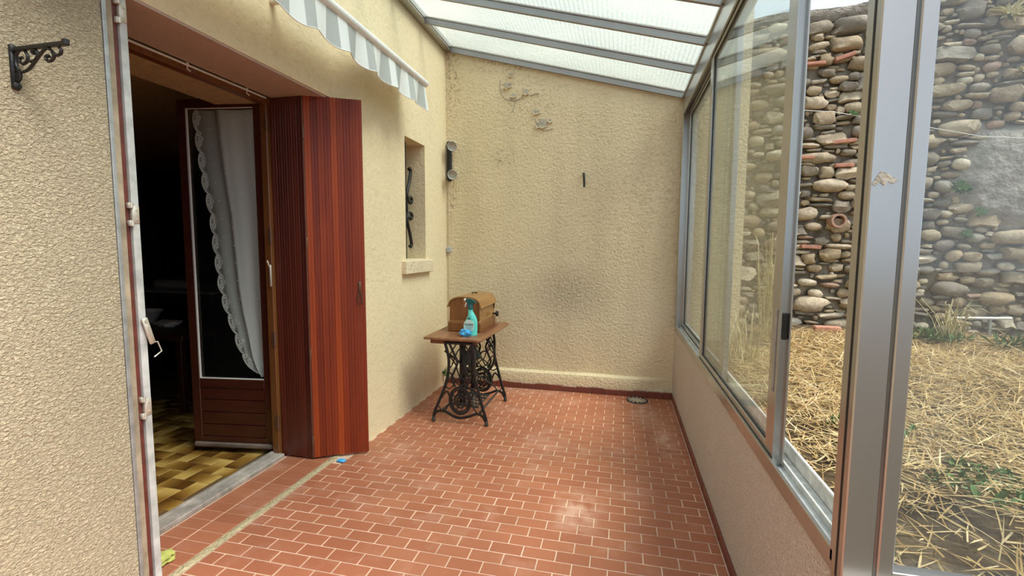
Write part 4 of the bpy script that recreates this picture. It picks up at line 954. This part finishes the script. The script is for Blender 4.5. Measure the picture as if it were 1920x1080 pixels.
ed = MB((BX - 0.010, FY, BZ + 0.150)); ed.prism([(-0.016, 0.0), (0.0, 0.022), (0.022, -0.006), (0.002, 0.006)], 1, -0.002, 0.012); ed.build('label_point', M['dark_teal'], sp)
tx = bpy.data.curves.new('lettering', 'FONT'); tx.body = 'SANYTOL'; tx.size = 0.0185; tx.align_x = 'CENTER'; tx.align_y = 'CENTER'; tx.extrude = 0.0005
to = bpy.data.objects.new('lettering', tx); COL.objects.link(to); to.data.materials.append(M['label']); to.parent = lab
to.parent = None; bpy.context.view_layer.update()
tme = bpy.data.meshes.new_from_object(to.evaluated_get(bpy.context.evaluated_depsgraph_get())); bpy.data.objects.remove(to)
to = bpy.data.objects.new('lettering', tme); COL.objects.link(to); to.parent = lab
to.rotation_euler = (math.pi / 2, 0, 0); to.location = Vector((BX - 0.009, FY - 0.0045, BZ + 0.105)) - WL[lab]
tl_ = MB()
for k, wv in enumerate((0.036, 0.030, 0.024)): tl_.box(BX - 0.010 - wv, BX - 0.010 + wv, FY - 0.0032, FY - 0.002, BZ + 0.083 - k * 0.012, BZ + 0.086 - k * 0.012)
tl_.build('text_line', M['label_band'], lab)
hdm = MB(); hx = BX - 0.006
hdm.lathe([(0.0265, 0.240), (0.0265, 0.275), (0.022, 0.285)], 16, (hx, BYq, BZ))
hdm.prism([(hx - 0.024, BZ + 0.278), (hx + 0.022, BZ + 0.278), (hx + 0.034, BZ + 0.300), (hx + 0.056, BZ + 0.298), (hx + 0.050, BZ + 0.312), (hx + 0.012, BZ + 0.336), (hx - 0.038, BZ + 0.338), (hx - 0.040, BZ + 0.312), (hx - 0.026, BZ + 0.300)], 1, BYq - 0.016, BYq + 0.016)
hdm.build('spray_head', M['dark_teal'], sp)
ng = MB(); ng.lathe([(0.012, 0), (0.013, -0.006), (0.013, -0.022), (0.006, -0.025)], 12, (hx - 0.036, BYq, BZ + 0.326), 0); ng.build('nozzle', M['white_paint'], sp)
tg = MB(); tg.tube([(hx - 0.030, BYq, BZ + 0.308), (hx - 0.044, BYq, BZ + 0.285), (hx - 0.050, BYq, BZ + 0.262)], [0.008, 0.009, 0.006], 8); tg.build('trigger', M['white_paint'], sp)
gv = MB(); gv.blob((-1.352, 3.955, BZ + 0.034), (0.050, 0.032, 0.036), 3, 0.75, 2.4, 4)
tag(gv.build('crumpled_glove', M['blue_glove']), 'crumpled light blue glove in front of the spray bottle', 'glove')

# small things on the floor
bl = MB(); bl.blob((-1.985, 2.955, 0.009), (0.030, 0.022, 0.009), 2, 0.7, 2.2, 9)
tag(bl.build('paper_scrap', M['blue_glove']), 'small blue scrap on the tiles below the red shutter', 'scrap')
ck = MB(); ck.blob((-2.215, 1.735, 0.022), (0.050, 0.075, 0.024), 3, 0.8, 2.3, 5); ck.blob((-2.200, 1.66, 0.016), (0.036, 0.045, 0.017), 3, 0.8, 2.2, 8)
tag(ck.build('cleaning_cloth', M['lime_cloth']), 'crumpled lime green cloth at the foot of the folded shutter', 'cloth')
def weed(name, c, r, n, label, mat='leaf', rise=0.6, lw=0.012, up=(0, 0, 1), seed=0, parent=None, cat='plant', sp=0.0):
    rr_ = random.Random(seed); m = MB(); upv = Vector(up)
    for i in range(n):
        a = rr_.uniform(0, 6.2832); e = rr_.uniform(0.15, 1.0) * rise; L = r * rr_.uniform(0.5, 1.0)
        t = upv.orthogonal().normalized(); b = upv.cross(t)
        d_ = (t * math.cos(a) + b * math.sin(a)) * math.cos(e * 1.4) + upv * math.sin(e * 1.4); sd_ = d_.cross(upv).normalized() if d_.cross(upv).length > 1e-3 else t
        c0 = Vector(c) + (t * rr_.uniform(-1, 1) + b * rr_.uniform(-1, 1)) * r * sp; c1_ = c0 + d_ * L * 0.55; c2_ = c0 + d_ * L - upv * L * 0.15; w_ = lw * rr_.uniform(0.7, 1.3)
        m.add([tuple(c0), tuple(c1_ + sd_ * w_ + upv * 0.004), tuple(c2_), tuple(c1_ - sd_ * w_ + upv * 0.004)], [(0, 1, 2), (0, 2, 3)])
    return tag(m.build(name, M[mat]), label, cat)
weed('weed', (-1.955, 4.98, 0.11), 0.09, 16, 'small green weed sprouting at the foot of the cream wall behind the table', seed=2, up=(0.7, 0, 0.7))

# room furniture, barely seen
rt = empty('side_table', (-4.6, 3.9, 0), 'dark brown wooden table standing deep in the unlit room', 'table')
MB().box(-5.7, -3.95, 3.45, 4.6, 0.70, 0.76, 0.008).build('tabletop', M['room_wood'], rt)
for xq, yq in ((-5.65, 3.5), (-4.02, 3.5), (-5.65, 4.54), (-4.02, 4.54)): MB().box(xq - 0.03, xq + 0.03, yq - 0.03, yq + 0.03, 0, 0.70, 0.004).build('leg', M['room_wood'], rt)
bw = MB(); bw.lathe([(0.0, 0.0), (0.07, 0.0), (0.09, 0.02), (0.15, 0.13), (0.16, 0.135), (0.152, 0.142), (0.085, 0.03), (0.0, 0.02)], 24, (-4.93, 3.90, 0.76)); tag(bw.build('bowl', M['china']), 'white bowl on the dark table beside the folded shutter', 'bowl')
sc2 = MB(); sc2.blob((-4.50, 3.80, 0.795), (0.13, 0.09, 0.035), 3, 0.6, 2.0, 3); tag(sc2.build('crumpled_napkin', M['china']), 'crumpled white napkin on the dark table', 'napkin')
sd2 = empty('sideboard', (-6.9, 5.6, 0), 'dark sideboard by the far wall of the unlit room', 'sideboard')
MB().box(-7.4, -5.4, 5.2, 6.1, 0.02, 0.93, 0.01).build('body', M['room_wood'], sd2); MB().box(-7.45, -5.35, 5.15, 6.15, 0.93, 0.97, 0.008).build('worktop', M['grey_box'], sd2)
pr2 = MB(); pr2.tube([(-6.55, 5.4, 1.035), (-5.86, 5.32, 1.035)], 0.065, 16); tag(pr2.build('paper_roll', M['china']), 'white paper roll lying on the dark sideboard', 'paper roll')

# ================================================================== GARDEN
def gz(x, y): return 0.42 + 0.058 * max(0, min(5.2, y - 1.0)) + 0.05 * noise.noise((x * 0.9, y * 0.9, 0)) + 0.02 * noise.noise((x * 3, y * 3, 4)) - 0.05 * max(0, 1 - (x - 0.7) / 0.5)
gd = MB(); gd.grid(lambda u, v: (0.69 + u * 7.5, 1.385 + v * 5.0, gz(0.69 + u * 7.5, 1.385 + v * 5.0)), 90, 70)
ground = tag(gd.build('ground', M['soil'], org=(0, 0, 0)), 'dry garden soil under cut straw', kind='structure')
g2 = MB(); g2.box(-40, 40, -40, 40, -0.6, -0.13); tag(g2.build('ground_far', M['soil'], org=(0, 0, 0)), kind='structure')
def blades(name, n, region, lmin, lmax, wid, pitch, mat, seed, dens=None, parent=None, zadd=(0.0, 0.03)):
    rg = np.random.default_rng(seed); V = []; F = []
    x0, x1, y0, y1 = region; c = 0
    while c < n:
        x, y = rg.uniform(x0, x1), rg.uniform(y0, y1)
        if dens is not None and rg.random() > dens(x, y): continue
        L = rg.uniform(lmin, lmax); a = rg.uniform(0, 6.2832); p = abs(rg.normal(0, pitch)); w_ = wid * rg.uniform(0.6, 1.5)
        z = gz(x, y) + rg.uniform(*zadd); dx_, dy_ = math.cos(a), math.sin(a); cp, sp_ = math.cos(p), math.sin(p)
        sx_, sy_ = -dy_ * w_, dx_ * w_; b = len(V); bend = rg.uniform(-0.25, 0.25) * L; sag = rg.uniform(0.0, 0.25) * L * sp_
        tz = rg.uniform(-0.6, 0.6) * w_
        m_ = (x + dx_ * L * .5 * cp - dy_ * bend * .4, y + dy_ * L * .5 * cp + dx_ * bend * .4, z + L * .5 * sp_ + 0.1 * sag)
        e_ = (x + dx_ * L * cp - dy_ * bend, y + dy_ * L * cp + dx_ * bend, z + L * sp_ - sag)
        V += [(x - sx_, y - sy_, z - tz), (x + sx_, y + sy_, z + tz), (m_[0] - sx_, m_[1] - sy_, m_[2] - tz), (m_[0] + sx_, m_[1] + sy_, m_[2] + tz), e_]
        F += [(b, b + 1, b + 3, b + 2), (b + 2, b + 3, b + 4)]; c += 1
    me = bpy.data.meshes.new(name); me.from_pydata(V, [], F); me.materials.append(M[mat]); o = bpy.data.objects.new(name, me); COL.objects.link(o)
    if parent: o.parent = parent
    return o
def sparse(x, y): # thinner where bare soil shows close to the window wall
    if x < 1.45 and y > 4.85: return 0
    return 0.22 + 0.78 * min(1, max(0, (x - 0.95) * 0.8 + (y - 2.2) * 0.30 + 1.0 * noise.noise((x * 2.2, y * 2.2, 9))))
o = blades('straw', 46000, (0.93, 6.0, 1.62, 5.66), 0.06, 0.24, 0.0026, 0.22, 'straw', 1, sparse); tag(o, 'cut dry straw lying over the garden soil', 'straw', kind='stuff')
o = blades('straw_stubble', 7000, (0.95, 6.0, 2.2, 5.66), 0.05, 0.15, 0.0028, 0.8, 'straw', 2, lambda x, y: 0 if x < 1.45 and y > 4.85 else max(0.03, noise.noise((x * 1.4, y * 1.4, 3)) * 1.8), zadd=(-0.01, 0.01)); tag(o, 'upright dry straw tufts standing in the cut garden', 'straw', kind='stuff')
for i, (x, y, r, n, lab) in enumerate(((1.66, 2.42, 0.085, 210, 'broad green weed patch low behind the front pane'), (1.55, 3.1, 0.06, 50, 'small dull green weed in the straw behind the front pane'), (3.15, 5.56, 0.14, 170, 'green weeds growing at the foot of the stone wall'), (3.80, 5.3, 0.26, 90, 'tall green weed at the right end of the stone wall foot'), (1.28, 3.05, 0.10, 22, 'pale green grass tuft in the straw outside the open window'))):
    weed('weed', (x, y, gz(x, y) + 0.01), r, n, lab, rise=0.9, lw=0.012 if i != 4 else 0.004, seed=20 + i, sp=(2.4, 2.0, 1.6, 0.9, 0.3)[i])
# tall dry grass by the end of the cream wall
def tuft(name, c, h, n, label, seed, spread=0.35, lw=0.005, mat='dry_leaf'):
    rr_ = random.Random(seed); m = MB()
    for i in range(n):
        a = rr_.uniform(0, 6.2832); H_ = h * rr_.uniform(0.5, 1.0); s_ = spread * rr_.uniform(0.2, 1.0) * H_; p0 = Vector((c[0] + rr_.uniform(-.12, .12), c[1] + rr_.uniform(-.1, .1), c[2])); v0 = len(m.v)
        dv = Vector((math.cos(a), math.sin(a), 0)); sd_ = Vector((-dv.y, dv.x, 0)) * lw; droop = rr_.uniform(0, 0.35)
        q = [p0, p0 + dv * s_ * 0.25 + Vector((0, 0, H_ * 0.5)), p0 + dv * s_ * 0.65 + Vector((0, 0, H_ * 0.9)), p0 + dv * s_ * 1.2 + Vector((0, 0, H_ * (1.0 - droop)))]
        vs = []
        for k, p in enumerate(q[:-1]): vs += [tuple(p - sd_ * (1 - k * 0.2)), tuple(p + sd_ * (1 - k * 0.2))]
        m.add(vs + [tuple(q[-1])], [(0, 1, 3, 2), (2, 3, 5, 4), (4, 5, 6)])
    return tag(m.build(name, M[mat]), label, 'grass')
tuft('dry_grass_clump', (1.56, 5.30, gz(1.5, 5.3)), 1.25, 80, 'tall dry grass clump beside the cream wall end behind glass', 3, 0.16)
tuft('dry_grass_clump', (1.02, 4.3, gz(1.0, 4.3)), 0.55, 50, 'short bleached grass tuft low behind the sliding pane', 5, 0.8)
tuft('dry_grass_clump', (3.25, 5.5, gz(3.2, 5.5)), 0.46, 50, 'pale dry grass tuft leaning on the stone wall foot behind the front pane', 6, 0.9)
for i, (x, y, sx, lab) in enumerate(((2.22, 5.68, 0.13, 'broken terracotta piece in the straw at the stone wall foot'), (2.62, 5.75, 0.07, 'small terracotta shard beside the corner post at the wall foot'), (0.86, 1.62, 0.05, 'brown clay shard just outside the window track'))):
    m = MB(); m.box(x - sx, x + sx, y - 0.05, y + 0.05, gz(x, y) - 0.02, gz(x, y) + 0.055, 0.01); tag(m.build('brick_fragment', M['brick_red']), lab, 'brick')
mr = empty('metal_rail', (3.6, 5.7, gz(3.6, 5.7)), 'small pale metal rail on a short post before the stone wall', 'rail')
MB().tube([(3.42, 5.72, 0.89), (3.86, 5.66, 0.91)], 0.014, 8).build('bar', M['white_paint'], mr); MB().tube([(3.70, 5.69, gz(3.7, 5.7) - 0.05), (3.70, 5.69, 0.90)], 0.014, 8).build('post', M['zinc'], mr)

# ---- stone garden wall
WY = 6.0
def wtop(x): return 4.24 + 0.05 * (x - 2.0) + 0.02 * noise.noise((x * 2, 0, 0))
ms = MB()
def mort(u, v):
    x = 0.9 + u * 5.6; z = 0.35 + v * (wtop(x) - 0.38 - 0.0)
    return (x, WY + 0.015 + 0.035 * noise.noise((x * 6, z * 6, 0)) + 0.02 * noise.noise((x * 17, z * 17, 2)), z)
ms.grid(mort, 130, 90)
ms.box(0.9, 6.5, WY + 0.08, WY + 0.5, 0.0, 4.1)
wall_stone = tag(ms.build('wall_garden', M['mortar'], org=(0, WY, 0)), 'tall dry garden wall of round cobbles and flat stones', kind='structure')
cp = MB()
def cop(u, v):
    x = 0.9 + u * 5.6; pr = [(-0.03, -0.17), (-0.07, -0.10), (-0.055, -0.03), (0.05, 0.0), (0.5, 0.02)]
    k = v * 4; i = min(3, int(k)); f_ = k - i; dy_ = pr[i][0] * (1 - f_) + pr[i + 1][0] * f_; dz_ = pr[i][1] * (1 - f_) + pr[i + 1][1] * f_
    return (x, WY + dy_ + 0.02 * noise.noise((x * 5, v * 4, 1)), wtop(x) + dz_ + 0.012 * noise.noise((x * 7, v * 5, 6)))
cp.grid(cop, 120, 8); cp.build('coping', M['coping'], wall_stone)
# stone shapes
def stone_mesh(kind, seed):
    bm = bmesh.new(); bmesh.ops.create_icosphere(bm, subdivisions=2, radius=1); vs = []
    pw = {'cobble': 0.90, 'slab': 0.66, 'chunk': 0.74}[kind]; amp = {'cobble': 0.30, 'slab': 0.40, 'chunk': 0.55}[kind]; fr_ = {'cobble': 1.1, 'slab': 1.7, 'chunk': 1.5}[kind]
    for v in bm.verts:
        p = Vector([math.copysign(abs(q) ** pw, q) for q in v.co])
        k = 1 + amp * noise.noise(p * fr_ + Vector((seed * 3.7, seed, seed * 7.1))) + 0.13 * noise.noise(p * 3.3 + Vector((seed, 0, 0)))
        q = p * k; vs.append(Vector((max(-1.08, min(1.08, q.x)), q.y, max(-1.08, min(1.08, q.z)))))
    m = MB(); m.add([tuple(v) for v in vs], [tuple(v.index for v in f_.verts) for f_ in bm.faces], True); bm.free()
    return m
SM = {}
for kd, cnt in (('cobble', 7), ('slab', 6), ('chunk', 5)): SM[kd] = [stone_mesh(kd, s * 1.7 + len(kd)) for s in range(cnt)]
SMM = {k: [m.mesh('stone', M['stone']) for m in v] for k, v in SM.items()}
rs = random.Random(11); stones = []; PX, PZ, HX, HZ = (np.zeros(4000) for _ in range(4)); ns = 0
def try_stone(kd, hx, hz, tilt, tight=0.94):
    global ns
    x, z = rs.uniform(0.95, 6.2), rs.uniform(0.48, 4.16)
    q = (np.abs(PX[:ns] - x) / (HX[:ns] + hx)) ** 4 + (np.abs(PZ[:ns] - z) / (HZ[:ns] + hz)) ** 4
    if ns and q.min() < tight ** 4: return
    PX[ns], PZ[ns], HX[ns], HZ[ns] = x, z, hx, hz; ns += 1
    stones.append((kd, x, z, hx * 1.07, hz * 1.09, tilt))
for n_try, fn in ((330, lambda: (rs.choice(('cobble', 'chunk', 'slab')), rs.uniform(0.105, 0.19), rs.uniform(0.052, 0.085))),
                  (1500, lambda: (rs.choice(('cobble', 'cobble', 'chunk')), rs.uniform(0.062, 0.105), rs.uniform(0.038, 0.062))),
                  (3500, lambda: (rs.choice(('slab', 'slab', 'cobble')), rs.uniform(0.06, 0.15), rs.uniform(0.018, 0.034))),
                  (4500, lambda: (rs.choice(('cobble', 'chunk')), rs.uniform(0.042, 0.07), rs.uniform(0.030, 0.046))),
                  (5000, lambda: ('slab', rs.uniform(0.04, 0.085), rs.uniform(0.013, 0.021))),
                  (5000, lambda: (rs.choice(('cobble', 'chunk')), rs.uniform(0.020, 0.035), rs.uniform(0.015, 0.026)))):
    for _ in range(n_try):
        if ns < 3990: try_stone(*fn(), rs.uniform(-0.13, 0.13))
# grey mortar covers part of the wall on the right
def covered(x, z): return 0.9 * math.exp(-((x - 3.95) / 0.62) ** 2 - ((z - 2.35) / 0.62) ** 2) + 0.30 * noise.noise((x * 3.0, z * 3.0, 7)) - 0.40
cand = []; rest = MB()
def stone_y(s): return WY - 0.02 + (0.05 if covered(s[1], s[2]) > 0.0 else 0) + 0.02 * math.sin(s[1] * 37 + s[2] * 91)
def shown(s):
    p = (s[1], WY, s[2]); zz = in_view(p, 0.02)
    if zz is None or s[2] > 4.12: return 0
    d_ = Vector(p) - Vector((0, 0, 1.6)); u = _X.dot(d_) / _Z.dot(d_)
    px = 960 + 870.46 * u
    if 1590 < px < 1700 or px < 1390 or covered(s[1], s[2]) > 0.05: return 0
    return s[3] * s[4] * (1.0 if px > 1470 else 0.4)
order = sorted(stones, key=shown, reverse=True)
for i, s in enumerate(order):
    if s[2] > wtop(s[1]) - 0.12: continue
    kd, x, z, hx, hz, tilt = s; vi = int((x * 131 + z * 77) * 10) % len(SM[kd]); dep = min(0.12, 0.45 * (hx + hz)) * 0.9; yq = stone_y(s); fl_ = -1 if (int(x * 1000) % 2) else 1
    if i < 298 and shown(s) > 0: inst('stone', SMM[kd][vi], (x, yq, z), wall_stone, scale=(hx * fl_, dep, hz), rot=(0, tilt, 0))
    else:
        ct, stt = math.cos(tilt), math.sin(tilt); src = SM[kd][vi]; b = len(rest.v)
        for v in src.v: a_, c_ = v.x * hx, v.z * hz; rest.v.append(Vector((x + a_ * ct + c_ * stt, yq + v.y * dep, z - a_ * stt + c_ * ct)))
        rest.f += [tuple(b + q_ for q_ in f_) for f_ in src.f]; rest.sm += src.sm
tag(rest.build('stones', M['stone'], wall_stone), kind='stuff')
pm = MB()
def patch(u, v):
    x = 2.95 + u * 2.6; z = 1.45 + v * 1.9; k = covered(x, z)
    return (x, WY + 0.02 - 0.11 * max(-0.5, min(1, k * 3.0 + 0.2)) + 0.018 * noise.noise((x * 9, z * 9, 1)) + 0.012 * noise.noise((x * 24, z * 24, 3)), z)
pm.grid(patch, 90, 70); pm.build('mortar_patch', M['grey_mortar'], wall_stone)
for (x, z, sx, sz, t_) in ((1.97, 3.63, 0.16, 0.017, 0.0), (1.95, 2.62, 0.13, 0.017, 0.02), (2.32, 3.68, 0.10, 0.02, -0.3), (2.36, 2.78, 0.12, 0.02, -0.08), (2.38, 2.52, 0.09, 0.02, 0.0), (3.05, 3.52, 0.09, 0.03, -0.1), (2.1, 1.62, 0.1, 0.02, 0.06), (2.95, 2.08, 0.09, 0.02, 0)):
    m = MB((x, WY - 0.10, z), (math.cos(t_), 0, -math.sin(t_)), (0, 1, 0), (math.sin(t_), 0, math.cos(t_))); m.box(-sx, sx, 0, 0.1, -sz, sz, 0.006); m.build('tile_fragment', M['brick_red'], wall_stone)
pp = MB(); pp.lathe([(0.055, 0.12), (0.055, -0.03), (0.078, -0.03), (0.078, 0.12)], 22, (2.338, WY - 0.13, 1.91), 1)
pp.build('drain_pipe', M['pipe_clay'], wall_stone); MB().lathe([(0.0, 0.05), (0.056, 0.05), (0.056, 0.06), (0.0, 0.06)], 16, (2.338, WY - 0.13, 1.91), 1).build('pipe_shadow_plug', M['rubber'], wall_stone)
for i, (x, z, r, n, lab) in enumerate(((3.47, 2.24, 0.13, 60, 'round green fern-like plant growing on the stone wall'), (3.66, 1.98, 0.09, 30, 'small green sprig on the stone wall below the round plant'), (3.55, 1.76, 0.09, 26, 'lowest green sprig on the stone wall face'), (2.42, 3.06, 0.07, 26, 'thin green sprig on the stone wall beside the corner post'), (3.93, 3.38, 0.11, 40, 'yellowish moss tuft high on the stone wall behind the front pane'), (3.75, 3.95, 0.22, 70, 'dry plant tuft near the top of the stone wall'))):
    weed('wall_plant', (x, WY - 0.10, z), r, n, lab, up=(0, -0.8, 0.6), rise=0.5, lw=0.012, seed=50 + i, mat='leaf' if i < 4 else 'dry_leaf')
sg = MB(); sg.tube([(1.75, WY - 0.13, 3.14), (2.2, WY - 0.13, 3.09), (2.9, WY - 0.13, 2.93), (3.6, WY - 0.13, 2.76), (4.3, WY - 0.13, 2.70)], 0.004, 5); tag(sg.build('string_line', M['white_paint']), 'thin pale string stretched across the stone wall', 'string')

for o in list(COL.objects):
    if o.parent is None:
        b = o.name.split('.')[0]
        g_ = {'wall_plant': 'plants growing on the stone wall', 'dry_grass_clump': 'dry grass clumps in the garden', 'brick_fragment': 'terracotta pieces in the garden', 'shutter_leaf': 'wooden shutter leaves at the house door'}.get(b)
        if b == 'weed' and o.location.x > 0: g_ = 'green weeds in the cut garden'
        if g_: o['group'] = g_
